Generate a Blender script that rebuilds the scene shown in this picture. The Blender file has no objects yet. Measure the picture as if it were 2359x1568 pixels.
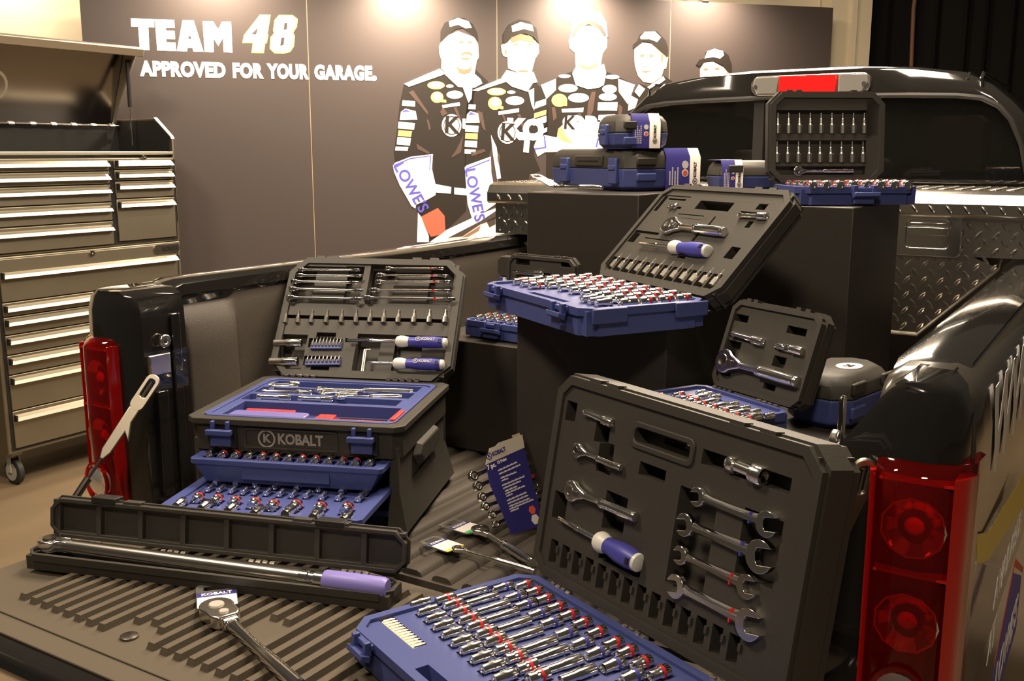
import bpy, bmesh, math, random
from mathutils import Matrix, Vector
random.seed(7)
S = bpy.context.scene
R = math.radians
COL = S.collection
# ---------------------------------------------------------------- camera
CAM = Vector((1.16, -1.5, 1.62))
PITCH = math.atan(0.188); YAW = R(32.0); FPX = 2312.0
cd = bpy.data.cameras.new('camera'); cam = bpy.data.objects.new('camera', cd); COL.objects.link(cam)
cam.location = CAM; cam.rotation_euler = (math.pi/2-PITCH, 0, YAW)
cd.sensor_width = 36.0; cd.lens = FPX/2359*36.0; cd.clip_start = .02; cd.clip_end = 60
S.camera = cam
# ---------------------------------------------------------------- view, world, lights
S.view_settings.view_transform = 'Standard'; S.view_settings.look = 'None'
S.view_settings.gamma = 1.0; S.view_settings.use_curve_mapping = False
S.view_settings.exposure = 0.2
w = bpy.data.worlds.new('hall'); S.world = w; w.use_nodes = True
w.node_tree.nodes['Background'].inputs[0].default_value = (.9, .78, .62, 1)
w.node_tree.nodes['Background'].inputs[1].default_value = .04
WARM = (1.0, .82, .61)
def area(name, loc, target, sx, sy, power, col=WARM):
    l = bpy.data.lights.new(name, 'AREA'); l.shape = 'RECTANGLE'; l.size = sx; l.size_y = sy
    l.energy = power; l.color = col
    o = bpy.data.objects.new(name, l); COL.objects.link(o); o.location = loc
    d = Vector(target)-Vector(loc); o.rotation_euler = d.to_track_quat('-Z', 'Y').to_euler()
    return o
def spot(name, loc, target, power, ang, blend=.6, rad=.05, col=WARM):
    l = bpy.data.lights.new(name, 'SPOT'); l.energy = power; l.color = col; l.spot_size = R(ang)
    l.spot_blend = blend; l.shadow_soft_size = rad
    o = bpy.data.objects.new(name, l); COL.objects.link(o); o.location = loc
    d = Vector(target)-Vector(loc); o.rotation_euler = d.to_track_quat('-Z', 'Y').to_euler()
    return o
# hall ceiling lamps: a long bright bank above the bed, one beyond the cab, one over the aisle; front and side are added fill
area('hall_lamp_bank', (.15, 1.7, 3.9), (.15, 1.7, 0), 1.0, 2.0, 250)
area('hall_lamp_far', (-.8, 4.4, 3.5), (.1, .2, .9), 1.4, .6, 130)
area('hall_lamp_aisle', (-1.6, -1.0, 4.2), (-1.9, 1.2, .9), .8, .5, 120)
area('fill_lamp_front', (1.4, -2.6, 3.9), (.0, 1.2, 1.2), .6, .4, 62)  # added fill near the camera to brighten the lid faces
area('fill_lamp_side', (-1.7, 1.8, 4.0), (-3.3, 1.8, 1.0), .4, .9, 18)  # added fill that brightens the steel cabinet front
# ---------------------------------------------------------------- picture rays (for reading places off surfaces)
_f = Vector((-math.sin(YAW)*math.cos(PITCH), math.cos(YAW)*math.cos(PITCH), -math.sin(PITCH)))
_r = Vector((math.cos(YAW), math.sin(YAW), 0)); _u = _r.cross(_f)
def ray(px, py): return _f*FPX + _r*(px-1179.5) - _u*(py-784)
def hitpl(px, py, o, n):
    d = ray(px, py); return CAM + d*((Vector(o)-CAM).dot(Vector(n))/d.dot(Vector(n)))
def PZ(px, py, z): return hitpl(px, py, (0, 0, z), (0, 0, 1))
def PY(px, py, y): return hitpl(px, py, (0, y, 0), (0, 1, 0))
def PX(px, py, x): return hitpl(px, py, (x, 0, 0), (1, 0, 0))
def loc(M, px, py, z=0.0):          # point of a surface frame M (local z) seen at a picture point
    n = M.col[2].xyz; o = M.col[3].xyz + n*z
    return M.inverted() @ hitpl(px, py, o, n)
def crop(x, y, k): return lambda a, b: (x+a*k, y+b*k)
# ---------------------------------------------------------------- materials
MATS = {}
def mat(name, col, rough=.5, metal=0.0, coat=0.0, bump=0.0, bscale=200.0, trans=0.0, emit=None, estr=0.0, spec=.5, var=0.0, vscale=6.0, aniso=None, ior=1.45):
    if name in MATS: return MATS[name]
    m = bpy.data.materials.new(name); m.use_nodes = True; nt = m.node_tree
    b = nt.nodes['Principled BSDF']
    b.inputs['Base Color'].default_value = (*col, 1); b.inputs['Roughness'].default_value = rough
    b.inputs['Metallic'].default_value = metal; b.inputs['Coat Weight'].default_value = coat
    b.inputs['Coat Roughness'].default_value = .03; b.inputs['IOR'].default_value = ior
    b.inputs['Transmission Weight'].default_value = trans; b.inputs['Specular IOR Level'].default_value = spec
    if emit: b.inputs['Emission Color'].default_value = (*emit, 1); b.inputs['Emission Strength'].default_value = estr
    tc = nt.nodes.new('ShaderNodeTexCoord')
    def noise(sc, stretch=None):
        n = nt.nodes.new('ShaderNodeTexNoise'); n.inputs['Scale'].default_value = sc; n.inputs['Detail'].default_value = 3
        if stretch:
            mp = nt.nodes.new('ShaderNodeMapping'); mp.inputs['Scale'].default_value = stretch
            nt.links.new(tc.outputs['Object'], mp.inputs[0]); nt.links.new(mp.outputs[0], n.inputs['Vector'])
        else: nt.links.new(tc.outputs['Object'], n.inputs['Vector'])
        return n
    if bump:
        n = noise(bscale, aniso); bp = nt.nodes.new('ShaderNodeBump'); bp.inputs['Strength'].default_value = bump
        bp.inputs['Distance'].default_value = .002
        nt.links.new(n.outputs['Fac'], bp.inputs['Height']); nt.links.new(bp.outputs[0], b.inputs['Normal'])
    if var:
        n = noise(vscale, aniso); mx = nt.nodes.new('ShaderNodeMix'); mx.data_type = 'RGBA'
        mx.inputs[6].default_value = (*[c*(1-var) for c in col], 1); mx.inputs[7].default_value = (*[min(1, c*(1+var)) for c in col], 1)
        nt.links.new(n.outputs['Fac'], mx.inputs[0]); nt.links.new(mx.outputs[2], b.inputs['Base Color'])
    MATS[name] = m; return m
BLK = mat('black_plastic', (.038, .034, .028), .5, bump=.25, bscale=900, spec=.45)
BLKD = mat('dark_plastic', (.018, .017, .016), .45, spec=.3)
BLU = mat('blue_plastic', (.050, .066, .215), .42, bump=.15, bscale=700)
BLUH = mat('blue_grip', (.05, .05, .30), .4)
LAV = mat('lavender_grip', (.20, .17, .50), .45)
GRIP = mat('pale_grip', (.62, .62, .56), .4)
CHR = mat('chrome', (.90, .88, .84), .15, 1.0)
CHRS = mat('satin_chrome', (.70, .66, .60), .24, 1.0)
DKS = mat('dark_steel', (.20, .18, .16), .32, 1.0)
RED = mat('red_band', (.55, .015, .02), .35)
REDP = mat('red_plastic', (.75, .035, .03), .4)
SST = mat('brushed_steel', (.29, .26, .20), .46, 1.0, bump=.12, bscale=40, aniso=(1, 30, 1), var=.12, vscale=5)
SSTB = mat('bright_steel', (.66, .61, .50), .42, 1.0)
SSTD = mat('polished_steel', (.26, .24, .23), .20, 1.0)
DIA = mat('diamond_aluminium', (.62, .58, .52), .22, 1.0, bump=.1, bscale=60)
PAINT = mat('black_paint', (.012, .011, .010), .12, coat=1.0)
PAINT_LIT = mat('black_paint_lit', (.035, .03, .024), .2, coat=.7)  # same black paint, lightened: the right side's grey reflection put into colour
LINER = mat('bed_liner', (.058, .048, .038), .55, bump=.5, bscale=500, spec=.4)
RUB = mat('rubber_mat', (.084, .069, .050), .62, bump=.2, bscale=300, spec=.3)
PED = mat('pedestal_black', (.030, .026, .022), .42, bump=.05, bscale=40, spec=.4)
GLASS = mat('tinted_glass', (.05, .05, .042), .02, trans=.9)
CLEAR = mat('clear_plastic', (.85, .85, .82), .08, trans=.92)
LENSR = mat('red_lens', (.60, .012, .008), .03, trans=.9, coat=.8, ior=1.08)
LENSE = mat('red_lens_edge', (.42, .006, .005), .15, coat=.5)
LENSC = mat('clear_lens', (.92, .88, .82), .05, trans=.85)
LAMPR = mat('red_lamp', (.72, .01, .01), .15, coat=.5)
SKINP = mat('printed_skin', (.80, .52, .38), .6)
INK = mat('printed_black', (.020, .015, .012), .5)
INKW = mat('printed_white', (.92, .90, .88), .6)
INKB = mat('printed_blue', (.10, .09, .55), .6)
INKY = mat('printed_yellow', (.85, .68, .16), .6)
INKO = mat('printed_orange', (.88, .45, .16), .6)
INKR = mat('printed_red', (.80, .12, .07), .6)
INKG = mat('printed_shadow', (.06, .043, .036), .6)
INKT = mat('printed_tan', (.30, .15, .09), .6)
INKF = mat('printed_sheen', (.085, .052, .043), .5)
PANEL = mat('display_panel', (.062, .049, .046), .5, bump=.03, bscale=300, spec=.4)
PLAS = mat('plaster', (.66, .57, .42), .7, bump=.1, bscale=30, var=.08, vscale=1.5)
FLOORM = mat('carpet_floor', (.135, .097, .057), .6, bump=.2, bscale=12, var=.25, vscale=5, aniso=(1, .25, 1))
ZINC = mat('zinc_steel', (.42, .38, .31), .45, 1.0)
CURT = mat('black_curtain', (.003, .0028, .0026), .9, bump=.3, bscale=60)
CARD = mat('blue_card', (.035, .03, .19), .45)
PAPER = mat('white_card', (.82, .78, .74), .5)
TYRE = mat('black_rubber', (.02, .02, .02), .6)
GREY = mat('grey_plastic', (.35, .33, .29), .5)
YEL = mat('yellow_vinyl', (.85, .66, .05), .4)
GREEN = mat('green_print', (.06, .5, .12), .5)
# ---------------------------------------------------------------- mesh builder
class MB:
    def __init__(s): s.v = []; s.f = []; s.m = []
    def add(s, vs, fs, mi=0, M=None):
        o = len(s.v)
        s.v += [tuple(M @ Vector(p)) if M is not None else tuple(p) for p in vs]
        s.f += [tuple(i+o for i in f) for f in fs]; s.m += [mi]*len(fs); return s
    def box(s, x0, y0, z0, x1, y1, z1, mi=0, M=None):
        return s.add([(x0,y0,z0),(x1,y0,z0),(x1,y1,z0),(x0,y1,z0),(x0,y0,z1),(x1,y0,z1),(x1,y1,z1),(x0,y1,z1)],
              [(0,3,2,1),(4,5,6,7),(0,1,5,4),(1,2,6,5),(2,3,7,6),(3,0,4,7)], mi, M)
    def prism(s, pts, z0, z1, mi=0, M=None):
        a = sum(pts[i][0]*pts[(i+1) % len(pts)][1]-pts[(i+1) % len(pts)][0]*pts[i][1] for i in range(len(pts)))
        if a < 0: pts = pts[::-1]
        n = len(pts)
        return s.add([(x,y,z0) for x,y in pts]+[(x,y,z1) for x,y in pts],
              [tuple(range(n))[::-1], tuple(range(n,2*n))]+[(i,(i+1)%n,n+(i+1)%n,n+i) for i in range(n)], mi, M)
    def loft(s, rings, mi=0, M=None, closed=True, caps=True):
        n = len(rings[0]); fs = []
        for k in range(len(rings)-1):
            for i in range(n if closed else n-1):
                j = (i+1) % n; fs.append((k*n+i, k*n+j, (k+1)*n+j, (k+1)*n+i))
        if caps: fs += [tuple(range(n))[::-1], tuple((len(rings)-1)*n+i for i in range(n))]
        return s.add([p for r in rings for p in r], fs, mi, M)
    def ring(s, outer, inner, z0, z1, mi=0, M=None):
        n = len(outer); vs = [(x,y,z0) for x,y in outer]+[(x,y,z0) for x,y in inner]+[(x,y,z1) for x,y in outer]+[(x,y,z1) for x,y in inner]
        fs = []
        for i in range(n):
            j = (i+1) % n
            fs += [(2*n+i,2*n+j,3*n+j,3*n+i), (i,n+i,n+j,j), (i,j,2*n+j,2*n+i), (n+j,n+i,3*n+i,3*n+j)]
        return s.add(vs, fs, mi, M)
    def lathe(s, prof, n=16, mi=0, M=None):      # revolve (x, r) about the x axis
        vs = []; ix = []
        for x, r in prof:
            if r <= 1e-7: ix.append([len(vs)]*n); vs.append((x,0,0))
            else:
                ix.append(list(range(len(vs), len(vs)+n)))
                vs += [(x, r*math.cos(2*math.pi*k/n), r*math.sin(2*math.pi*k/n)) for k in range(n)]
        fs = []
        for a, b in zip(ix, ix[1:]):
            for k in range(n):
                q = [a[k], a[(k+1)%n], b[(k+1)%n], b[k]]; u = []
                for i in q:
                    if i not in u: u.append(i)
                if len(u) > 2: fs.append(tuple(u[::-1]))
        return s.add(vs, fs, mi, M)
    def tube(s, pts, r, n=8, mi=0, M=None):
        pts = [Vector(p) for p in pts]; rr = r if isinstance(r, (list, tuple)) else [r]*len(pts); rings = []
        up = None
        for i, p in enumerate(pts):
            t = (pts[min(i+1,len(pts)-1)]-pts[max(i-1,0)]).normalized()
            if up is None: up = Vector((0,0,1)) if abs(t.z) < .9 else Vector((0,1,0))
            a = t.cross(up).normalized(); b = a.cross(t); up = b
            rings.append([tuple(p+a*rr[i]*math.cos(2*math.pi*k/n)+b*rr[i]*math.sin(2*math.pi*k/n)) for k in range(n)])
        return s.loft(rings, mi, M)
    def slab(s, x0, y0, x1, y1, zt, zb, pockets=(), holes=(), mi=0, M=None, mid=None):
        e = 1e-5
        xs = sorted({round(min(max(x,x0),x1),5) for r in list(pockets)+list(holes) for x in (r[0], r[2])}|{round(x0,5), round(x1,5)})
        ys = sorted({round(min(max(y,y0),y1),5) for r in list(pockets)+list(holes) for y in (r[1], r[3])}|{round(y0,5), round(y1,5)})
        nx, ny = len(xs)-1, len(ys)-1
        def H(i, j):
            if i < 0 or j < 0 or i >= nx or j >= ny: return 'out'
            cx, cy = (xs[i]+xs[i+1])/2, (ys[j]+ys[j+1])/2
            for r in holes:
                if r[0] < cx < r[2] and r[1] < cy < r[3]: return 'hole'
            d = 0
            for r in pockets:
                if r[0] < cx < r[2] and r[1] < cy < r[3]: d = max(d, r[4]) if r[4] > 0 else min(d, r[4])
            return round(zt-d, 5)
        g = {(i,j): H(i,j) for i in range(-1,nx+1) for j in range(-1,ny+1)}
        vi = {}; vs = []; fs = []; ms = []
        def V(x, y, z):
            k = (x,y,z)
            if k not in vi: vi[k] = len(vs); vs.append(k)
            return vi[k]
        for i in range(nx):
            for j in range(ny):
                h = g[i,j]
                if h == 'hole': continue
                X0,X1,Y0,Y1 = xs[i],xs[i+1],ys[j],ys[j+1]
                fs.append((V(X0,Y0,h),V(X1,Y0,h),V(X1,Y1,h),V(X0,Y1,h)))
                fs.append((V(X0,Y0,zb),V(X0,Y1,zb),V(X1,Y1,zb),V(X1,Y0,zb)))
                for di,dj,a,b in ((1,0,(X1,Y0),(X1,Y1)),(-1,0,(X0,Y1),(X0,Y0)),(0,1,(X1,Y1),(X0,Y1)),(0,-1,(X0,Y0),(X1,Y0))):
                    q = g[i+di,j+dj]; lo = zb if q in ('out','hole') else q
                    if lo < h-e: fs.append((V(*a,lo),V(*b,lo),V(*b,h),V(*a,h)))
        return s.add(vs, fs, mi, M)
    def mesh(s, name, mats, smooth=32):
        me = bpy.data.meshes.new(name); me.from_pydata(s.v, [], s.f)
        for m in (mats if isinstance(mats, (list, tuple)) else [mats]): me.materials.append(m)
        me.polygons.foreach_set('material_index', s.m)
        me.polygons.foreach_set('use_smooth', [True]*len(s.f)); me.update()
        me.set_sharp_from_angle(angle=R(smooth))
        return me
    def build(s, name, mats, parent=None, M=None, bevel=0, smooth=32, seg=2):
        o = bpy.data.objects.new(name, s.mesh(name, mats, smooth)); COL.objects.link(o)
        if parent: o.parent = parent
        if M is not None: o.matrix_local = M
        if bevel:
            b = o.modifiers.new('edge', 'BEVEL'); b.width = bevel; b.segments = seg; b.limit_method = 'ANGLE'; b.angle_limit = R(40)
        return o
def put(me, name, parent=None, M=None):
    o = bpy.data.objects.new(name, me); COL.objects.link(o)
    if parent: o.parent = parent
    if M is not None: o.matrix_local = M
    return o
def tag(o, label, cat, group=None):
    o['label'] = label; o['category'] = cat
    if group: o['group'] = group
    return o
def thing(name, label, cat, M=None, group=None):
    o = bpy.data.objects.new(name, None); COL.objects.link(o); o.empty_display_size = .05
    if M is not None: o.matrix_world = M
    return tag(o, label, cat, group)
def struct(o): o['kind'] = 'structure'; return o
def FR(o, x, y, z):
    M = Matrix.Identity(4)
    for i, a in enumerate((x, y, z)):
        for k in range(3): M[k][i] = a[k]
    for k in range(3): M[k][3] = o[k]
    return M
def T(x, y, z=0): return Matrix.Translation((x, y, z))
def RZ(a): return Matrix.Rotation(a, 4, 'Z')
def RX(a): return Matrix.Rotation(a, 4, 'X')
def RY(a): return Matrix.Rotation(a, 4, 'Y')
def chrect(x0, y0, x1, y1, c):
    return [(x0+c,y0),(x1-c,y0),(x1,y0+c),(x1,y1-c),(x1-c,y1),(x0+c,y1),(x0,y1-c),(x0,y0+c)]
def rrect(x0, y0, x1, y1, r, n=4):
    P = []
    for cx, cy, a in ((x1-r,y0+r,-90),(x1-r,y1-r,0),(x0+r,y1-r,90),(x0+r,y0+r,180)):
        P += [(cx+r*math.cos(R(a+90*k/n)), cy+r*math.sin(R(a+90*k/n))) for k in range(n+1)]
    return P
def ell(cx, cy, rx, ry=None, n=20): return [(cx+rx*math.cos(2*math.pi*k/n), cy+(ry or rx)*math.sin(2*math.pi*k/n)) for k in range(n)]
_tx = {}
def text(mb, s, size, M, mi=0, bold=0.0, ext=.0004, shear=0.0, align='CENTER', sx=1.0, space=1.0):
    k = (s, size, bold, ext, shear, align, space)
    if k not in _tx:
        c = bpy.data.curves.new('t', 'FONT'); c.body = s; c.size = size; c.extrude = ext; c.shear = shear
        c.offset = bold; c.align_x = align; c.align_y = 'CENTER'; c.resolution_u = 3; c.space_character = space
        o = bpy.data.objects.new('t', c); me = o.to_mesh()
        _tx[k] = ([tuple(v.co) for v in me.vertices], [tuple(p.vertices) for p in me.polygons])
        o.to_mesh_clear(); bpy.data.objects.remove(o); bpy.data.curves.remove(c)
    vs, fs = _tx[k]
    mb.add([(x*sx, y, z) for x, y, z in vs], fs, mi, M)
def emblem(mb, r, M, mi=0, z=.0006):                     # ringed K
    mb.ring(ell(0,0,r,n=28), ell(0,0,r*.80,n=28), 0, z, mi, M)
    text(mb, 'K', r*1.25, M @ T(0,0,z/2), mi, bold=r*.05, ext=z/2)
def logo(mb, w_, M, mi=0):                                # emblem + word, w_ wide, centred
    r = w_*.135
    emblem(mb, r, M @ T(-w_/2+r, 0), mi)
    text(mb, 'KOBALT', w_*.21, M @ T(w_*.145, 0, .0003), mi, bold=w_*.008, ext=.0003, sx=.86)
ORD = ['first','second','third','fourth','fifth','sixth','seventh','eighth','ninth','tenth','eleventh','twelfth','thirteenth','fourteenth','fifteenth','sixteenth']
# ================================================================ setting
m = MB(); m.box(-9, -4, -.05, 9, 13, 0); struct(m.build('floor', FLOORM))
wd = Vector((math.sin(R(42)), math.cos(R(42)), 0)); wn = Vector((math.cos(R(42)), -math.sin(R(42)), 0)); WP = Vector((-2.391, 4.18, 0))
WALL = FR(WP, wd, (0, 0, 1), wn)                         # mural face: x along wall, y up, z towards the truck
m = MB(); m.box(-7, 0, -.45, 2.45, 3.6, -.33); struct(m.build('wall_back', PLAS, M=WALL))
m = MB(); m.box(2.46, 0, -.40, 2.80, 4.2, -.20); m.box(2.62, 0, -.20, 2.66, 4.2, -.17); struct(m.build('trim_1', PLAS, M=WALL))
# black curtain far right, hanging in folds
m = MB(); pr = []
for i in range(181):
    x = 2.85+i*.035; pr.append((x, .05*math.sin(i*.9)+.03*math.sin(i*.37)))
m.loft([[(x, z_, -.9+y) for x, y in pr] for z_ in (0, 2, 4.3)], M=WALL, closed=False, caps=False)
o = m.build('black_curtain', CURT); tag(o, 'black hanging curtain in folds behind the truck cab at far right', 'curtain')
m = MB(); m.tube([WALL @ Vector((3.62, 2.3, -.80)), WALL @ Vector((3.61, 2.75, -.81)), WALL @ Vector((3.66, 3.6, -.80))], .016, 6)
tag(m.build('curtain_light_slit', INKT), 'tan strip standing in for a slit of light at the black curtain gap', 'light slit')  # slit of light at the curtain gap, built as a tan strip
# ---------------------------------------------------------------- mural of the racing crew
mur = thing('display_backdrop', 'dark display backdrop printed with crew in caps and white lettering behind the truck', 'backdrop', WALL)
for s_ in (-1.292, -.098, 1.109):
    m = MB(); m.box(s_-.004, 0, -.03, s_+.004, 2.61, -.0015); m.build('panel_joint', mat('raw_board_edge', (.42, .30, .18), .7), mur)
for a, b in ((-2.568,-1.294),(-1.290,-.1),(-.096,1.107),(1.111,2.346)):
    m = MB(); m.box(a, 0, -.06, b, 2.612, 0); m.build('wall_panel', PANEL, mur, bevel=.002)
def wpt(q): p = loc(WALL, *q); return (p.x, p.y)
def wp(mb, pts, k=None, layer=1, mi=0):
    mb.prism([wpt(k(*p) if k else p) for p in pts], 0, .0012*layer, mi)
def wel(mb, c, rx, ry, k, layer=2, mi=0, n=18): wp(mb, ell(c[0], c[1], rx, ry, n), k, layer, mi)
def wtx(mb, s, q0, q1, size, k, layer=2, mi=0, bold=.0, sx=1.0, shear=0, align='CENTER'):
    a = Vector(wpt(k(*q0))); b = Vector(wpt(k(*q1))); d = b-a; c = (a+b)/2
    text(mb, s, size, T(c.x, c.y, .0012*layer) @ RZ(math.atan2(d.y, d.x)), mi, bold, .0003, shear, align, sx)
ka = crop(900, 20, .3445); kb = crop(860, 0, .3985); kc = crop(1220, 10, .2168); kt = crop(280, 20, 620/2359)
# heavy block lettering
def block(mb, polys, k, mi=0, layer=1):
    for p in polys: wp(mb, p, k, layer, mi)
m = MB()
block(m, [[(80,85),(288,92),(288,165),(235,163),(245,365),(160,362),(146,158),(84,157)],
  [(292,92),(462,98),(466,170),(388,168),(389,192),(466,195),(469,268),(392,266),(393,292),(474,297),(480,372),(312,366)],
  [(535,100),(632,102),(720,380),(630,377),(622,345),(580,343),(574,375),(484,372)],
  [(710,108),(800,110),(848,180),(880,112),(960,115),(972,385),(895,382),(890,255),(848,328),(806,258),(808,382),(728,380)]], kt)
m.build('lettering', INKW, mur)
m = MB(); block(m, [[(592,238),(604,238),(612,264),(584,264)]], kt, layer=2); m.build('letter_counter', PANEL, mur)
EDGE = [[(1212,52),(1308,54),(1280,226),(1288,228),(1274,304),(1260,304),(1248,390),(1138,388),(1150,304),(1058,302),(1072,232)],
  [(1380,54),(1500,56),(1545,90),(1538,160),(1505,212),(1520,240),(1512,330),(1480,380),(1420,396),(1340,392),(1298,350),(1305,250),(1335,215),(1328,190),(1340,100)]]
FILL = [[(1220,62),(1296,64),(1269,234),(1276,238),(1265,295),(1251,295),(1239,380),(1150,378),(1162,294),(1070,292),(1080,238)],
  [(1385,64),(1494,66),(1533,96),(1526,156),(1490,210),(1508,244),(1500,325),(1472,371),(1418,386),(1346,382),(1309,346),(1316,254),(1349,215),(1340,188),(1352,104)]]
m = MB(); block(m, EDGE, kt); m.build('numeral_outline', INKY, mur)
m = MB(); block(m, FILL, kt, layer=2); m.build('numeral', INKW, mur)
m = MB(); block(m, [[(1195,165),(1180,224),(1140,222)], [(1428,125),(1452,122),(1448,180),(1420,186)], [(1400,255),(1428,252),(1420,318),(1390,324)]], kt, layer=3); m.build('numeral_counter', PANEL, mur)
m = MB()
def line(s, x0, x1):
    a = Vector(wpt(kt(x0, 0))); b = Vector(wpt(kt(x1, 0)))
    text(m, s, .112, T((a.x+b.x)/2, 2.095, .0012), 0, .0068, .0004, 0, 'CENTER', (b.x-a.x)/_w(s), 1.07)
def _w(s):
    mb = MB(); text(mb, s, .112, Matrix.Identity(4), 0, .0068, .0004, 0, 'CENTER', 1.0, 1.07); xs = [v[0] for v in mb.v]; return max(xs)-min(xs)
for s, a, b in (('APPROVED', 128, 890), ('FOR', 938, 1212), ('YOUR', 1248, 1624), ('GARAGE', 1668, 2182)): line(s, a, b)
wp(m, ell(2213, 610, 24, 24), kt, 1)
m.build('slogan', INKW, mur)
# printed crew: each figure is one part with its printed pieces as sub-parts
def figure(label, base, k, mi=INK, layer=1):
    mb = MB()
    for p in base: wp(mb, p, k, layer)
    o = mb.build('printed_person', mi, mur); o['label'] = label; return o
def sub(par, name, mt, polys, k, layer):
    mb = MB()
    for p in polys: wp(mb, p, k, layer)
    return mb.build(name, mt, par)
# man with moustache, far left
P = figure('printed person with moustache in black jacket and cap', [[(90,500),(200,455),(330,400),(560,400),(655,490),(600,520),(560,560),(540,700),(505,780),(500,1060),(505,1350),(370,1480),(262,1560),(178,1560),(180,1370),(170,1300),(290,1240),(285,1000),(28,1022),(22,960),(40,830),(60,640)]], ka)
sub(P,'printed_folds',INKF,[[(120,560),(150,545),(250,690),(245,710),(190,640)],[(170,900),(260,960),(255,972),(180,940)],[(330,690),(350,660),(380,700),(345,720)],[(470,880),(485,850),(470,960),(400,1000),(440,940)],[(420,660),(440,660),(470,740),(455,745)],[(240,740),(252,740),(268,800),(255,815)]],ka,2)
sub(P,'printed_face',SKINP,[[(330,235),(322,255),(325,300),(340,345),(338,400),(400,460),(480,500),(560,440),(575,350),(590,325),(585,240),(560,190),(450,150),(350,190)]],ka,2)
sub(P,'printed_features',INKT,[[(470,300),(490,288),(530,290),(545,305),(540,318),(525,304),(490,302),(475,318)],[(438,385),(460,400),(490,408),(525,400),(545,385),(530,425),(490,436),(455,425)],ell(470,222,18,6),ell(528,224,16,6),[(470,330),(530,330),(515,340),(485,340)]],ka,3)
sub(P,'printed_cap',INK,[[(332,225),(333,150),(360,95),(430,62),(490,62),(545,100),(575,160),(582,215),(555,190),(520,155),(480,130),(430,138),(370,190),(345,215)]],ka,3)
sub(P,'printed_emblem',INKW,[[(388,85),(450,62),(520,85),(542,128),(500,132),(450,108),(395,122)]],ka,4)
sub(P,'printed_collar',INKW,[[(328,400),(362,440),(450,522),(512,530),(560,528),(612,500),(600,470),(555,430),(480,500),(400,460)],[(88,503),(122,522),(355,440),(330,400),(200,455)],[(480,520),(545,530),(540,600),(520,630)]],ka,3)
sub(P,'printed_patches',INKW,[ell(395,518,25,11),ell(428,575,55,27),[(343,645),(460,625),(463,648),(347,664)],[(80,612),(163,618),(162,655),(75,648)],[(68,690),(98,668),(166,685),(178,742),(60,745)],[(52,755),(162,765),(155,810),(48,800)],[(45,858),(135,865),(128,915),(40,908)],[(32,922),(118,925),(112,950),(30,948)],[(300,1172),(405,1192),(402,1236),(300,1228)],[(425,1195),(505,1203),(508,1248),(425,1240)],[(480,735),(500,735),(500,805),(480,800)]],ka,2)
sub(P,'printed_badges',INKY,[ell(303,512,58,27),ell(310,592,42,38),[(330,605),(370,610),(372,628),(335,625)]],ka,2)
sub(P,'printed_badge_centres',INKW,[ell(303,512,47,19),ell(312,588,30,26)],ka,3)
sub(P,'printed_bar',INKO,[[(52,812),(143,818),(135,858),(47,850)]],ka,2)
sub(P,'printed_sleeve',INKW,[[(15,1050),(30,1030),(130,990),(282,972),(275,1070),(300,1175),(300,1245),(230,1285),(170,1310),(165,1335),(140,1320),(60,1180),(22,1090)]],ka,2)
mb = MB(); wtx(mb,"LOWE'S",(72,1085),(196,1305),.100,ka,3,bold=.002); wp(mb,[(20,1052),(130,1005),(262,985),(258,1080),(262,1080),(270,980),(130,998),(20,1044)],ka,3); wp(mb,[(75,690),(98,672),(128,686)],ka,3); mb.build('printed_trim',INKB,P)
sub(P,'printed_hand',INKR,[[(205,1390),(315,1332),(360,1385),(365,1480),(330,1510),(270,1525),(238,1480)]],ka,3)
sub(P,'printed_trousers',INKW,[[(182,1362),(206,1395),(255,1520),(255,1560),(176,1560)]],ka,2)
mb = MB(); wel(mb,(407,780),66,76,ka,2); mb.build('printed_disc',INKW,P)
mb = MB(); mb.ring([wpt(ka(*p)) for p in ell(407,780,54,62,24)],[wpt(ka(*p)) for p in ell(407,780,50,57,24)],0,.004); wtx(mb,'K',(380,780),(434,784),.15,ka,3,bold=.004); mb.build('printed_letter',INK,P)
# second man
P = figure('printed person in black jacket with white sleeve, second from left', [[(548,550),(570,522),(770,455),(880,500),(930,465),(990,530),(1008,640),(1010,780),(925,830),(930,900),(965,985),(900,1010),(895,1700),(715,1700),(735,1040),(700,850),(682,760),(680,860),(665,910),(530,965),(528,700)]], kb)
sub(P,'printed_folds',INKF,[[(600,640),(630,650),(650,760),(630,740)],[(740,660),(752,660),(770,700),(760,705)],[(830,660),(850,660),(880,760),(865,755)],[(560,880),(640,860),(650,875),(570,905)],[(720,880),(732,900),(728,960),(715,930)]],kb,2)
sub(P,'printed_face',SKINP,[[(748,255),(738,262),(742,300),(752,325),(775,330),(778,395),(850,425),(915,418),(935,340),(958,305),(955,255),(900,205),(800,215)]],kb,2)
sub(P,'printed_features',INKT,[[(790,215),(850,195),(915,212),(940,250),(900,240),(850,232),(800,248)],ell(825,258,12,4),ell(905,258,12,4),ell(868,410,30,5),ell(765,300,5,14)],kb,3)
sub(P,'printed_cap',INK,[[(752,255),(752,195),(785,140),(840,112),(900,122),(942,165),(957,252),(925,212),(880,195),(850,195),(800,215),(775,245)]],kb,4)
sub(P,'printed_emblem',INKW,[[(798,150),(850,128),(918,145),(925,182),(870,168),(803,186)]],kb,5)
sub(P,'printed_collar',INKW,[[(770,405),(740,450),(800,500),(890,530),(922,480),(948,475),(925,415),(850,425)],[(572,522),(605,526),(775,470),(760,445)],[(895,525),(928,510),(930,640),(915,610)]],kb,3)
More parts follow.
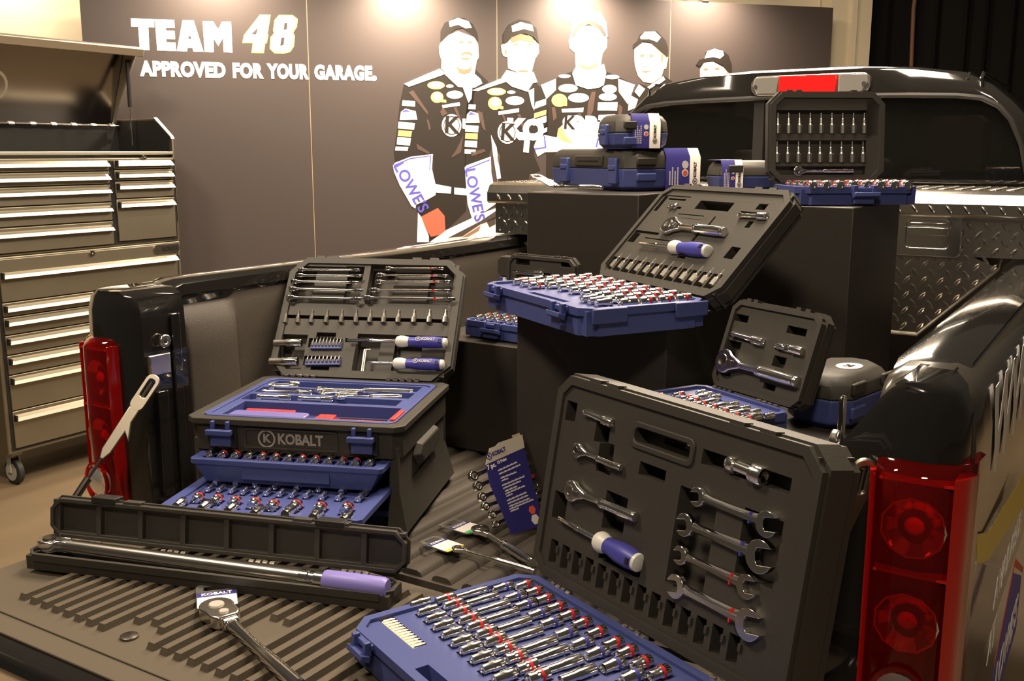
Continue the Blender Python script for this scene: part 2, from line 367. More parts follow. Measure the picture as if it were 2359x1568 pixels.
sub(P,'printed_patches',INKW,[ell(797,533,24,10),ell(818,582,54,26),[(722,645),(842,625),(842,648),(724,664)],[(552,602),(592,605),(590,632),(548,630)],[(542,660),(560,642),(605,655),(615,708),(535,710)],[(535,722),(608,728),(605,765),(530,760)],[(530,812),(600,815),(598,852),(528,848)],[(528,862),(592,865),(590,890),(528,888)],[(938,590),(998,570),(998,605),(930,630)],[(935,690),(1000,668),(1000,705),(925,728)],[(925,775),(1005,735),(1003,760),(920,800)],[(680,780),(712,850),(738,1030),(715,1035),(690,880)]],kb,2)
sub(P,'printed_badges',INKY,[ell(712,530,54,22),ell(703,597,40,38),[(720,610),(752,615),(750,632),(722,628)]],kb,2)
sub(P,'printed_badge_centres',INKW,[ell(712,530,44,15),ell(706,594,28,26)],kb,3)
sub(P,'printed_bar',INKO,[[(532,768),(603,772),(602,806),(530,802)],[(930,655),(1000,634),(998,662),(928,684)]],kb,2)
sub(P,'printed_sleeve',INKW,[[(528,968),(540,955),(678,905),(682,1000),(700,1090),(718,1170),(640,1225),(570,1262),(545,1180)]],kb,2)
mb = MB(); wtx(mb,"LOWE'S",(562,1015),(606,1235),.100,kb,3,bold=.002); wp(mb,[(532,975),(672,920),(672,926),(534,982)],kb,3); wp(mb,[(548,664),(562,646),(592,662)],kb,3); mb.build('printed_trim',INKB,P)
mb = MB(); wel(mb,(775,765),57,66,kb,2); wtx(mb,'KO',(838,752),(918,755),.17,kb,2,bold=.012); wtx(mb,'T',(868,828),(905,832),.15,kb,2,bold=.012); mb.build('printed_disc',INKW,P)
mb = MB(); mb.ring([wpt(kb(*p)) for p in ell(775,765,47,54,24)],[wpt(kb(*p)) for p in ell(775,765,43,50,24)],0,.004); wtx(mb,'K',(752,765),(798,769),.15,kb,3,bold=.004); mb.build('printed_letter',INK,P)
# third man in the pale cap, arms folded
P = figure('printed person in pale cap with folded arms', [[(965,495),(1060,450),(1140,415),(1340,410),(1430,450),(1512,490),(1492,560),(1470,660),(1455,720),(1420,1700),(990,1700),(1000,880),(935,835),(1005,700),(1000,560)]], kb)
sub(P,'printed_shoulders',INKW,[[(968,492),(1055,455),(1055,520),(1000,572)],[(1415,455),(1512,490),(1470,602),(1418,530)],ell(1105,440,35,10),ell(1380,445,42,12)],kb,2)
sub(P,'printed_folds',INKF,[[(1240,600),(1262,530),(1285,530),(1270,640),(1245,690),(1235,660)],[(1030,620),(1050,620),(1060,680),(1040,700)],[(1418,600),(1440,620),(1430,690),(1415,680)],[(1180,655),(1200,655),(1205,690),(1185,690)]],kb,2)
sub(P,'printed_face',SKINP,[[(1140,200),(1128,240),(1135,280),(1165,305),(1170,390),(1240,412),(1312,392),(1325,310),(1350,275),(1352,215),(1300,150),(1200,150)]],kb,2)
sub(P,'printed_features',INKT,[[(1185,365),(1240,388),(1300,360),(1285,385),(1240,400),(1195,388)],ell(1210,222,16,5),ell(1278,222,16,5)],kb,3)
sub(P,'printed_collar',INKW,[[(1150,425),(1175,378),(1240,412),(1332,370),(1345,420),(1332,490),(1300,508),(1240,515),(1170,492)]],kb,3)
sub(P,'printed_brim',INKG,[[(1148,205),(1180,140),(1245,105),(1310,130),(1345,205),(1335,212),(1300,165),(1245,140),(1190,160),(1158,215)]],kb,3)
sub(P,'printed_cap',INKW,[[(1142,205),(1150,130),(1190,78),(1245,56),(1312,74),(1345,130),(1352,215),(1320,150),(1245,112),(1178,146)]],kb,4)
sub(P,'printed_cap_edge',INKB,[[(1140,210),(1148,160),(1156,160),(1148,210)],[(1344,160),(1350,160),(1355,215),(1349,215)]],kb,5)
sub(P,'printed_patches',INKW,[ell(1125,510,56,24),ell(1186,565,60,27),[(1088,630),(1215,622),(1212,648),(1090,650)],ell(1365,515,42,25),ell(1355,560,52,22),[(1298,592),(1412,590),(1408,640),(1296,638)],[(1302,665),(1398,660),(1390,690),(1300,695)]],kb,2)
sub(P,'printed_badges',INKY,[ell(1075,580,45,38),[(1095,590),(1120,595),(1118,612),(1098,610)]],kb,2)
sub(P,'printed_arms',INKW,[[(928,850),(940,815),(990,780),(1060,795),(1075,740),(1110,705),(1320,705),(1325,870),(990,880),(950,905)]],kb,2)
sub(P,'printed_hand',INKO,[[(1068,745),(1085,730),(1110,780),(1150,828),(1090,812),(1062,780)]],kb,3)
mb = MB(); wel(mb,(1135,705),42,38,kb,3); wtx(mb,'OBA',(1180,728),(1318,732),.15,kb,3,bold=.012); mb.build('printed_disc',INKW,P)
mb = MB(); wtx(mb,'K',(1112,710),(1150,713),.12,kb,4,bold=.003); wp(mb,ell(1350,678,18,8),kb,3); mb.build('printed_letter',INK,P)
mb = MB(); wp(mb,[(985,785),(992,785),(1000,855),(930,865),(930,856),(990,848)],kb,3); wp(mb,[(1294,800),(1304,800),(1292,850),(1284,850)],kb,3); mb.build('printed_trim',INKB,P)
# fourth man
P = figure('printed person in black cap looking aside, fourth from left', [[(1040,1190),(1060,1030),(1110,930),(1160,840),(1250,870),(1430,760),(1520,820),(1540,2900),(1040,2900)]], kc)
sub(P,'printed_face',SKINP,[[(1115,470),(1112,560),(1118,650),(1150,760),(1210,825),(1300,838),(1400,770),(1425,690),(1450,680),(1472,560),(1440,530),(1300,420),(1200,405)]],kc,2)
sub(P,'printed_features',INKT,[[(1165,545),(1195,525),(1225,545),(1195,556)],[(1265,548),(1290,528),(1320,545),(1290,558)],[(1195,655),(1215,668),(1240,658),(1215,662)],[(1180,712),(1285,708),(1230,722)],[(1395,530),(1420,540),(1412,620),(1400,600)]],kc,3)
sub(P,'printed_cap',INK,[[(1098,465),(1105,420),(1150,385),(1175,320),(1240,280),(1350,285),(1440,380),(1468,470),(1462,565),(1420,530),(1330,450),(1270,400),(1200,395),(1125,460)]],kc,4)
sub(P,'printed_emblem',INKW,[[(1170,350),(1220,292),(1330,290),(1392,350),(1352,402),(1270,370),(1180,372)]],kc,5)
sub(P,'printed_collar',INKW,[[(1115,930),(1160,850),(1225,900),(1165,985)],[(1250,880),(1420,765),(1440,800),(1290,910)],[(1060,960),(1150,1010),(1120,1100),(1045,1130)]],kc,3)
# fifth man, mostly hidden behind the cab
P = figure('printed person whose cap and eyes show above the truck roof', [[(1760,2900),(1780,1000),(1850,830),(2100,830),(2180,1000),(2200,2900)]], kc)
sub(P,'printed_face',SKINP,[[(1812,690),(1812,850),(2120,850),(2125,735),(2060,670),(1950,610),(1850,620)]],kc,2)
sub(P,'printed_features',INKT,[ell(1870,688,25,10),ell(1990,682,25,10)],kc,3)
sub(P,'printed_cap',INK,[[(1768,640),(1800,590),(1858,570),(1870,508),(1940,472),(2030,478),(2110,540),(2145,640),(2147,742),(2100,715),(2050,650),(1950,600),(1860,612),(1800,662)]],kc,4)
sub(P,'printed_emblem',INKW,[[(1856,575),(1885,500),(1960,472),(2050,495),(2062,540),(2020,578),(1950,560)]],kc,5)
# printed race car at the foot of the crew
P = figure('printed white car body below the crew', [[(255,1562),(370,1480),(500,1420),(615,1365),(712,1330),(760,1420),(760,1560)]], ka, INKW)
sub(P,'printed_car_shade',INKG,[[(385,1530),(600,1420),(712,1345),(712,1400),(600,1440),(480,1520)],[(640,1420),(700,1390),(700,1440),(660,1460)]],ka,3)
sub(P,'printed_car_tint',INKT,[[(480,1525),(600,1450),(590,1480),(520,1520)]],ka,4)
spot('plaster_washer', WALL @ Vector((-3.05, 2.85, .05)), WALL @ Vector((-2.95, 2.2, -.33)), 38, 120, 1.0, .04)
# wall-washer lamps clamped along the wall top
SP = ((-1.80, 2.86, 190), (-.70, 2.74, 190), (.455, 2.74, 190), (1.36, 2.80, 150))
for i, (s_, z_, pw) in enumerate(SP):
    t = thing('clamp_lamp', 'small spot lamp clamped on top of the display backdrop, %s from left' % ORD[i], 'lamp', WALL @ T(s_, 2.612, -.03), 'lamps along the display backdrop')
    m = MB(); m.box(-.025, .001, -.04, .025, .018, .04); m.build('clamp', CHRS, t, bevel=.004)
    m = MB(); m.tube([(0, .01, 0), (0, .30, .05), (0, .34, .30)], .008, 8); m.build('arm', DKS, t)
    m = MB(); m.lathe([(0, 0), (0, .03), (.09, .05), (.092, .046), (.03, .028), (.03, 0)], 18); m.build('lamp_shade', DKS, t, T(0, .36, .28) @ RZ(R(-70)) @ RY(R(20)))
    p = WALL @ Vector((s_, z_, .27)); q = WALL @ Vector((s_, 1.7, .05))
    spot('wall_washer', p, q, pw, 150, 1.0, .03)
# ================================================================ steel tool cabinet at the left
CW, CDp = 1.10, .46
CB = FR((-3.38, 1.17, 0), (0, 1, 0), (-1, 0, 0), (0, 0, 1))     # x along its front, y inwards, z up
def cz(px, py):                      # height on the cabinet front
    return PX(px, py, -3.38).z
def cxx(px, py): return PX(px, py, -3.38).y-1.17
def drawer(par, x0, x1, z0, z1, zh, lab=None):
    m = MB(); m.box(x0+.003, -.012, z0+.003, x1-.003, .006, z1-.003); d = m.build('drawer', SST, par, bevel=.003)
    m = MB(); pr = [(0, .014), (-.020, .002), (-.026, -.014), (-.020, -.014), (-.014, -.002), (0, .004)]
    m.loft([[(x, -.012+y, zh+z) for y, z in pr] for x in (x0+.012, x1-.012)])
    m.build('handle', SSTB, d, smooth=20)
    for x in (x0+.006, x1-.014):
        m = MB(); m.box(x, -.036, zh-.016, x+.008, -.010, zh+.014); m.build('handle_end', BLKD, d)
    return d
roll = thing('roller_cabinet', 'stainless steel roller cabinet with long bright drawer handles standing left of the truck', 'tool cabinet', CB)
m = MB(); m.box(0, 0, .175, CW, CDp, 1.132); m.build('body', SST, roll, bevel=.006)
m = MB(); m.box(.02, -.004, .19, CW-.02, .002, 1.12); m.build('drawer_gap', BLKD, roll)
zs = [1.125, cz(262, 674)+.045]
hl = [cz(205, 613)] + [cz(150, y) for y in (692, 723, 764, 808, 852, 934)]
edges = [1.125]+[h-.05 if i == 0 else h-.03 for i, h in enumerate(hl[:-1])]+[.20]
edges = [1.125, hl[1]+.03, hl[2]+.028, hl[3]+.03, hl[4]+.03, hl[5]+.03, hl[6]+.035, .20]
for i, h in enumerate(hl): drawer(roll, .03, CW-.03, edges[i+1], edges[i], h if i else h)
m = MB(); m.lathe([(0, 0), (0, .014), (-.006, .014), (-.006, .004), (-.003, 0)], 14, M=T(cxx(208, 583), -.014, cz(208, 583)) @ RZ(R(90))); m.build('lock', CHR, roll)
bx = cxx(380, 572); bz = cz(380, 572)
BM = T(bx, -.0135, bz) @ RX(R(90))
m = MB(); m.prism(rrect(-.085, -.024, .085, .024, .02), 0, .004); m.build('badge', CHRS, roll, BM)
m = MB(); m.prism(rrect(-.035, -.016, .078, .016, .004), .004, .0045); m.build('badge_field', BLKD, roll, BM)
m = MB(); text(m, 'KOBALT', .028, T(.021, 0, .005), 0, .0008, .0004, 0, 'CENTER', .92); m.build('badge_lettering', CHR, roll, BM)
m = MB(); emblem(m, .019, T(-.058, 0, .004)); m.build('badge_emblem', BLKD, roll, BM)
m = MB(); m.box(CW-.004, .01, .2, CW+.002, CDp-.01, 1.12); m.build('side_panel', SSTD, roll)
for x in (.07, CW-.07):
    for y in (.08, CDp-.08):
        c = MB(); c.box(x-.028, y-.035, .15, x+.028, y+.035, .176); c.box(x-.028, y-.012, .06, x-.020, y+.02, .155); c.box(x+.020, y-.012, .06, x+.028, y+.02, .155)
        co = c.build('caster', GREY, roll, bevel=.003)
        q = MB(); q.lathe([(-.018, 0), (-.018, .055), (-.012, .065), (.012, .065), (.018, .055), (.018, 0)], 28); q.build('wheel', TYRE, co, T(x, y, .065) @ RZ(R(90)) @ RZ(R(-90)))
        q = MB(); q.lathe([(-.020, 0), (-.020, .02), (-.0195, .045), (.0195, .045), (.020, .02), (.020, 0)], 24); q.build('wheel_hub', GREY, co, T(x, y, .065))
chest = thing('tool_chest', 'stainless steel top chest with open lid standing on the roller cabinet', 'tool chest', CB @ T(0, 0, 1.134))
Zc = 1.134
m = MB(); m.box(0, 0, 0, CW, CDp, .455)
m.build('body', SST, chest, bevel=.005)
side = [(0, .10), (CDp, .10), (CDp, .665), (.13, .665), (0, .565)]
for x in (0, CW-.012):
    m = MB(); m.loft([[(x, y, z) for y, z in side], [(x+.012, y, z) for y, z in side]]); m.build('side_panel', SST, chest, bevel=.002)
m = MB(); m.box(.012, CDp-.012, .4, CW-.012, CDp, .66); m.build('back_panel', BLKD, chest)
for x in (.0125, CW-.016):  # added dark sheets: interior darkness put into colour, like the back panel
    m = MB(); m.loft([[(x, y, z) for y, z in ((.02, .458), (CDp-.013, .458), (CDp-.013, .655), (.135, .655), (.02, .565))], [(x+.0035, y, z) for y, z in ((.02, .458), (CDp-.013, .458), (CDp-.013, .655), (.135, .655), (.02, .565))]]); m.build('dark_side_sheet', BLKD, chest)
for x in (-.004, CW-.018):
    m = MB(); m.loft([[(x+a, y, z) for a, y, z in ((0, -.003, .555), (.022, -.003, .555), (.022, .005, .57), (0, .005, .57))], [(x+a, y, z) for a, y, z in ((0, .127, .66), (.022, .127, .66), (.022, .132, .672), (0, .132, .672))]])
    m.build('edge_trim', SSTB, chest)
m = MB(); m.box(.012, -.004, .47, CW-.012, .02, .488); m.build('front_lip', SSTB, chest, bevel=.004)
m = MB(); m.box(.014, .012, .4555, CW-.014, CDp-.014, .457); m.build('tray_mat', BLKD, chest)
m = MB(); m.box(.014, -.004, .01, CW-.014, .002, .44); m.build('drawer_gap', BLKD, chest)
xs_ = cxx(258, 400)
lh = [cz(200, y)-Zc for y in (377, 408, 439, 482, 527)]
le = [.445, lh[1]+.03, lh[2]+.03, lh[3]+.032, lh[4]+.034, .012]
for i, h in enumerate(lh): drawer(chest, .02, xs_-.02, le[i+1], le[i], h)
rh = [cz(335, y)-Zc for y in (375, 401, 427, 468)]
re_ = [.445, rh[1]+.028, rh[2]+.028, rh[3]+.03, .022]
for i, h in enumerate(rh): drawer(chest, xs_+.005, CW-.025, re_[i+1], re_[i], h)
m = MB(); m.lathe([(0, 0), (0, .012), (-.008, .012), (-.008, .003), (-.004, 0)], 14, M=T(cxx(329, 352), -.006, .458) @ RZ(R(90))); m.build('lock', CHR, chest)
# open lid: shallow pan tipped up on its rear hinge
hb = Vector((0, CDp-.04, .63)); ht = Vector((0, CDp-.20, 1.052)); ld = (ht-hb).normalized()
LM = FR((0, hb.y, hb.z), (1, 0, 0), ld, Vector((1, 0, 0)).cross(ld)); LL = (ht-hb).length
m = MB(); m.box(.02, 0, -.012, CW-.065, LL, 0); m.build('lid', SSTD, chest, LM, bevel=.004)
m = MB()
for x in (.02, CW-.077): m.loft([[(x, 0, 0), (x, LL, 0), (x, LL, .10), (x, .03, .015)], [(x+.012, 0, 0), (x+.012, LL, 0), (x+.012, LL, .10), (x+.012, .03, .015)]])
m.box(.02, LL-.012, 0, CW-.065, LL, .10); m.box(.0, LL-.02, .085, CW-.040, LL+.025, .12)
m.build('lid_rim', SSTB, chest, LM, bevel=.005)
m = MB(); m.ring(ell(.30, .19, .085, n=32), ell(.30, .19, .07, n=32), 0, .0012); text(m, 'K', .11, T(.30, .19, .0008), 0, .004, .0006); m.build('lid_emblem', SSTB, chest, LM)
m = MB(); m.lathe([(0, 0), (0, .004), (CW-.06, .004), (CW-.06, 0)], 8, M=T(.03, 0, .004))
for i in range(9): m.lathe([(0, 0), (0, .009), (.03, .009), (.03, 0)], 10, M=T(.05+i*.12, 0, .004))
m.build('hinge', CHRS, chest, LM)
a = LM @ Vector((CW-.085, LL-.06, .05)); b = Vector((CW-.085, .24, .52)); mid = a.lerp(b, .55)
m = MB(); m.tube([a, mid], .011, 10); st = m.build('gas_strut', BLKD, chest)
m = MB(); m.tube([mid, b], .004, 8); m.build('strut_rod', CHR, st)
# ================================================================ the pickup truck
tr = thing('pickup_truck', 'black pickup truck with its tailgate lowered, bed loaded with tool displays', 'truck', Matrix.Identity(4))
FZ = .775
def side_prof(s):
    P = [(.865,.66),(.865,1.235),(.850,1.262),(.852,1.285),(.872,1.298),(.94,1.300),(.972,1.290),(.988,1.265),(.992,1.2),(.990,1.02),(.984,.985),(.972,.62),(.95,.52),(.92,.52),(.91,.66)]
    return [(s*x, z) for x, z in P]
for s in (-1, 1):
    P = side_prof(s); m = MB(); rg = []
    for y, k, dz in ((.035, .975, -.03), (.06, .992, -.008), (.10, 1, 0), (.9, 1, 0), (1.6, 1, 0), (2.28, 1, 0)):
        rg.append([(s*(abs(x) if abs(x) < .90 else .90+(abs(x)-.90)*k), y, z+(dz if z > 1.2 else 0)) for x, z in P])
    m.loft(rg); b = m.build('bedside', PAINT_LIT if s > 0 else PAINT, tr, smooth=50)
    # rail cap
    m = MB(); rg = []
    for y, dz in ((.13, -.012), (.17, 0), (1.0, 0), (2.28, 0)):
        rg.append([(s*x, y, z+dz) for x, z in ((.846,1.27),(.850,1.296),(.872,1.306),(.930,1.308),(.960,1.300),(.962,1.29))])
    m.loft(rg); m.build('rail_cap', PAINT, b, smooth=50)
    # rear corner post and jamb
    m = MB(); rg = []
    for z, o, i in ((.62, .965, .79), (.9, .982, .79), (1.15, .984, .79), (1.20, .984, .815 if s > 0 else .79), (1.25, .982, .85 if s > 0 else .792), (1.285, .968, .872 if s > 0 else .80), (1.299, .945, .892 if s > 0 else .83)):
        rg.append([(s*i, -.005, z), (s*(i+.02), -.018, z), (s*(o-.05), -.03, z), (s*(o-.012), -.015, z), (s*o, .02, z), (s*o, .12, z), (s*i, .12, z)])
    m.loft(rg); p = m.build('corner_post', PAINT, tr, smooth=50)
    m = MB(); m.box(s*.775, .0, 1.10, s*.795, .06, 1.15); m.lathe([(0, 0), (0, .016), (.012, .016), (.012, .006), (0, .006)], 14, M=T(s*.782, .045, 1.18)); m.build('latch_striker', CHRS, p, bevel=.003)
    m = MB(); m.box(s*.778, .02, .80, s*.792, .05, 1.06); m.box(s*.782, .075, .80, s*.790, .10, 1.24); m.build('jamb_flange', PAINT, p, bevel=.003)
    # tail lamp wrapping the corner
    def lens(z, g=0.0): return [(s*(.862+g), -.02), (s*(.868+g), -.040+g), (s*.905, -.056+g), (s*.945, -.054+g), (s*(.978-g), -.036+g), (s*(.996-g), -.005), (s*(1.0-g), .045), (s*(.990-g), .06), (s*.93, .02)]
    m = MB(); m.loft([[(x, y+(.02 if k in (0, 3) else 0), z) for x, y in lens(z)] for k, z in enumerate((.60, .62, 1.165, 1.185))])
    tl = m.build('tail_lamp', LENSR, tr, smooth=60); tl['label'] = 'red tail lamp at the %s rear corner' % ('left' if s < 0 else 'right')
    m = MB()
    for zc in (1.09, .945): m.lathe([(0, .0), (.004, .016), (.022, .040), (.030, .046), (.030, .043), (.006, .012), (.003, 0)], 11, M=T(s*.925, -.012, zc) @ RZ(R(-90)))
    for k in range(5): m.prism([(s*(.975-.006*k), .0), (s*(.981-.006*k), .0), (s*(.978-.006*k), -.014)], .88, 1.15)
    m.build('reflector', CHR, tl, smooth=12)
    m = MB(); m.box(s*.868, .0, .62, s*.982, .012, 1.17); m.build('lamp_housing', BLKD, tl)
    for xa, ya, xb, yb in ((.858, -.032, .870, -.046), (.975, -.044, .999, .0)):
        m = MB(); m.loft([[(s*xa, ya, z), (s*(xa+xb)/2, min(ya, yb)-.006 if xa < .9 else -.030, z), (s*xb, yb, z), (s*(xb-.006), .01, z), (s*xa, .01, z)] for z in (.60, 1.17)]); m.build('lens_edge', LENSE, tl, smooth=60)
    for zc in (1.02, 1.16):
        m = MB(); m.box(s*.875, -.045, zc-.002, s*.975, -.01, zc+.002); m.build('lens_divider', LENSE, tl)
    m = MB()
    for zc in (1.09, .945): m.lathe([(0, 0), (0, .010), (.016, .014), (.024, .008), (.026, 0)], 12, M=T(s*.925, -.014, zc) @ RZ(R(-90)))
    m.build('bulb', REDP, tl)
    m = MB(); m.ring([(x*.042, z*.050) for x, z in ell(0,0,1,n=20)], [(x*.036, z*.044) for x, z in ell(0,0,1,n=20)], 0, .006); m.build('lamp_bezel', LENSR, tl, T(s*.925, -.058, .835) @ RX(R(90)))
    m = MB(); m.lathe([(0, .040), (.010, .036), (.016, .022), (.018, 0)], 20, M=T(s*.925, -.05, .835) @ RZ(R(-90))); m.build('reversing_lens', LENSC, tl)
# bed floor with rounded ribs, liner walls with pilasters
m = MB(); m.box(-.80, .02, FZ-.05, .80, 2.28, FZ-.006)
n = 22; prf = []
for i in range(n):
    xc = -.77+i*1.54/(n-1)
    for dx, h in ((-.027, -.006), (-.021, .006), (-.012, .010), (.012, .010), (.021, .006), (.027, -.006)): prf.append((xc+dx, FZ+h-.004))
prof = prf+[(.80, FZ-.02), (-.80, FZ-.02)]
m.loft([[(x, y, z) for x, z in prof] for y in (.03, 2.27)], caps=True)
for i in range(n):
    xc = -.77+i*1.54/(n-1)
bf = m.build('bed_floor', LINER, tr, smooth=50)
for s in (-1, 1):
    pts = [(.10, 0), (.13, 0), (.135, .0), (.15, .028), (.16, .034), (.30, .034), (.315, .028), (.34, .0), (1.0, 0), (1.03, .03), (1.25, .03), (1.28, 0), (2.27, 0)]
    m = MB(); rg = []
    for z, k, o in ((FZ-.02, 1.3, .03), (FZ+.05, 1.1, .006), (1.12, 1.0, 0), (1.19, .8, 0), (1.232, .1, 0), (1.245, -.3, 0), (1.262, -.5, 0)):
        rg.append([(s*(.852-o-d*k), y, z) for y, d in pts]+[(s*.868, 2.27, z), (s*.868, .10, z)])
    m.loft(rg); m.build('bed_liner', LINER, tr, smooth=40)
m = MB(); m.box(-.86, 2.26, FZ, .86, 2.30, 1.30); m.build('bed_headboard', LINER, tr)
# wheel housing humps
for s in (-1, 1):
    m = MB(); m.loft([[(s*x, y, z) for y, z in ((.72, FZ), (.80, FZ+.16), (.95, FZ+.21), (1.25, FZ+.21), (1.40, FZ+.16), (1.48, FZ))] for x in (.855, .60)]); m.build('wheel_housing', LINER, tr, bevel=.02, smooth=40)
# tailgate
tg = MB(); P = [(-.60, FZ-.055), (-.62, FZ-.03), (-.612, FZ-.006), (-.585, FZ), (-.03, FZ), (-.018, FZ-.02), (-.02, FZ-.06)]
tg.loft([[(x, y, z) for y, z in P] for x in (-.768, .768)])
tgo = tg.build('tailgate', PAINT, tr, bevel=.006)
m = MB(); m.prism(rrect(-.752, -.575, .752, -.03, .03), FZ, FZ+.005); m.prism(rrect(-.752, -.530, .752, -.03, .03), FZ+.005, FZ+.008)
mt = m.build('tailgate_mat', RUB, tgo, bevel=.0025)
m = MB()
def rib(x, y0, y1, w_=.0095, h=.0125):
    z = FZ+.0075
    m.loft([[(x-w_, y, z), (x-w_*.75, y+k, z+h), (x+w_*.75, y+k, z+h), (x+w_, y, z)] for y, k in ((y0, .005), (y1, -.005))])
for i in range(38):
    x = -.575+i*.0335
    a, b = -.482, -.07
    seg = [(a, b)]
    for cx_, cy_, rr in ((-.275, -.47, .05), (-.09, -.335, .045), (.36, -.47, .05), (.18, -.335, .045)):
        d = abs(x-cx_)
        if d < rr:
            hh = math.sqrt(rr*rr-d*d); ns = []
            for p, q in seg:
                if cy_-hh > p+.02: ns.append((p, min(q, cy_-hh)))
                if cy_+hh < q-.02: ns.append((max(p, cy_+hh), q))
            seg = ns
    for p, q in seg: rib(x, p, q)
m.build('mat_rib', RUB, mt, smooth=30)
m = MB()
for cx_, cy_ in ((-.275, -.47), (.36, -.47)):
    m.lathe([(0, 0), (0, .016), (.004, .016), (.006, .011), (.006, 0)], 14, M=T(cx_, cy_, FZ+.008) @ RY(R(-90)))
m.build('mat_fastener', DKS, mt)
# tailgate stay cables
def stay(pts_, lab):
    p = [Vector(q) for q in pts_]
    m = MB(); m.tube([p[0], p[0].lerp(p[-1], .12), p[-1]], .0036, 8); c = m.build('stay_cable', DKS, tr)
    d = (p[-1]-p[0]).normalized(); zz = Vector((.55, -.80, .25)); zz = (zz-d*zz.dot(d)).normalized(); M_ = FR(p[0], d, zz.cross(d), zz)
    m = MB(); m.ring(rrect(-.018, -.016, .075, .016, .015), rrect(-.006, -.008, .04, .008, .006), -.004, .004); m.build('stay_bracket', ZINC, c, M_, bevel=.002)
    m = MB(); m.prism([(.07, -.012), (.18, -.011), (.20, -.004), (.20, .004), (.18, .011), (.125, .012), (.14, .03), (.10, .012), (.07, .012)], -.004, .004); m.build('stay_link', ZINC, c, M_, bevel=.002)
    m = MB(); m.lathe([(0, 0), (0, .009), (.05, .009), (.05, 0)], 10, M=M_ @ T(.25, 0)); m.build('cable_ferrule', DKS, c)
    return c
stay([PY(350, 880, -.040), PX(150, 1182, -.785)], '')
stay([PY(1990, 1080, -.034), PX(1888, 1530, .79)], '')
# lettering and stripes on the right side
DM = FR((.9935, 0, 0), (0, 1, 0), (0, 0, 1), (1, 0, 0))
def dp(px, py): p = PX(px, py, .9935); return (p.y, p.z)
m = MB()
def dtext(s, q0, q1, size, bold, mi=0, shear=0.0):
    a = Vector(dp(*q0)); b = Vector(dp(*q1)); d = b-a; t_ = MB(); text(t_, s, size, Matrix.Identity(4), 0, bold, .0004, shear); w_ = max(v[0] for v in t_.v)-min(v[0] for v in t_.v)
    text(m, s, size, T((a.x+b.x)/2, (a.y+b.y)/2, .001) @ RZ(math.atan2(d.y, d.x)), mi, bold, .0004, shear, 'CENTER', d.length/w_)
zt = dp(2310, 930)[1]
text(m, 'WWW.', .22, T(.62, 1.175, .001), 0, .006, .0004, -.1, 'CENTER', 1.15)
m.build('web_lettering', INKW, tr, DM); m = MB()
text(m, 'AVAILABLE', .075, T(.70, .80, .001), 0, .002, .0004, 0, 'CENTER', 1.25)
m.build('side_lettering', INKW, tr, DM); m = MB()
text(m, 'AT', .075, T(.50, .70, .001), 0, .002, .0004, 0, 'CENTER', 1.2)
m.build('side_lettering', INKW, tr, DM)
m = MB(); m.prism([dp(2250, 1230), dp(2275, 1226), dp(2359, 1090), dp(2359, 1162), dp(2275, 1290), dp(2250, 1298)], 0, .001); m.build('yellow_stripe', YEL, tr, DM)
m = MB(); m.prism([(.62, .46), (1.12, .46), (1.12, .60), (.87, .70), (.62, .60)], 0, .001); m.build('blue_sign', INKB, tr, DM)
m = MB(); m.prism([(.60, .60), (.87, .715), (1.14, .60), (1.14, .615), (.87, .735), (.60, .615)], .001, .0018); m.build('red_sign_edge', INKR, tr, DM)
m = MB(); text(m, "LOWE'S", .11, T(.87, .53, .0014), 0, .003, .0004, 0, 'CENTER', 1.1); m.build('sign_lettering', INKW, tr, DM)
# cab: rear wall, roof, tinted window
cx0 = .03
half_o = [(.935,1.24),(.905,1.45),(.835,1.62),(.765,1.73),(.715,1.785),(.645,1.845),(.56,1.890),(.40,1.914),(.20,1.926)]
half_w = [(.80,1.40),(.79,1.50),(.755,1.64),(.715,1.725),(.675,1.77),(.620,1.798),(.54,1.808),(.38,1.814),(.19,1.818)]
def full(h, sc=1.0, dz=0.0, shrink=0.0): return [(cx0+x*sc-shrink, z+dz) for x, z in h]+[(cx0-x*sc+shrink, z+dz) for x, z in h[::-1]]
rg = []
for h, sc, y, dz in ((half_w,1.0,2.375,0),(half_w,1.012,2.345,.006),(half_o,.965,2.345,-.012),(half_o,.988,2.365,-.002),(half_o,1.0,2.41,.004),(half_o,1.004,2.7,.008),(half_o,1.0,3.3,-.02)):
    rg.append([(x, y, z) for x, z in full(h, sc, dz)])
m = MB(); m.loft(rg, closed=False, caps=False); m.box(-.90, 2.33, .7, .94, 2.42, 1.41); cab = m.build('cab', PAINT, tr, smooth=60)
m = MB(); W = full(half_w, .992, -.004); m.prism(W, 2.372, 2.378, M=FR((0, 0, 0), (1, 0, 0), (0, 0, 1), (0, 1, 0))); m.build('rear_window', GLASS, cab)
m = MB(); m.tube([(x, 2.343, z) for x, z in full(half_w, 1.006, .003)], .009, 8); m.build('window_seal', BLKD, cab)
for x in (-.13, .215):
    m = MB(); m.box(x-.02, 2.355, 1.40, x+.02, 2.384, 1.816); m.build('window_divider', BLKD, cab)
for s in (-1, 1):
    for o in (-.022, .022):
        m = MB(); m.tube([(cx0+s*(.60+o), 2.352, 1.815), (cx0+s*(.595+o), 2.353, 1.865-.01*s*0), (cx0+s*(.592+o), 2.40, 1.888), (cx0+s*(.59+o), 3.2, 1.88)], .006, 6)
        m.build('roof_moulding', PAINT, cab)
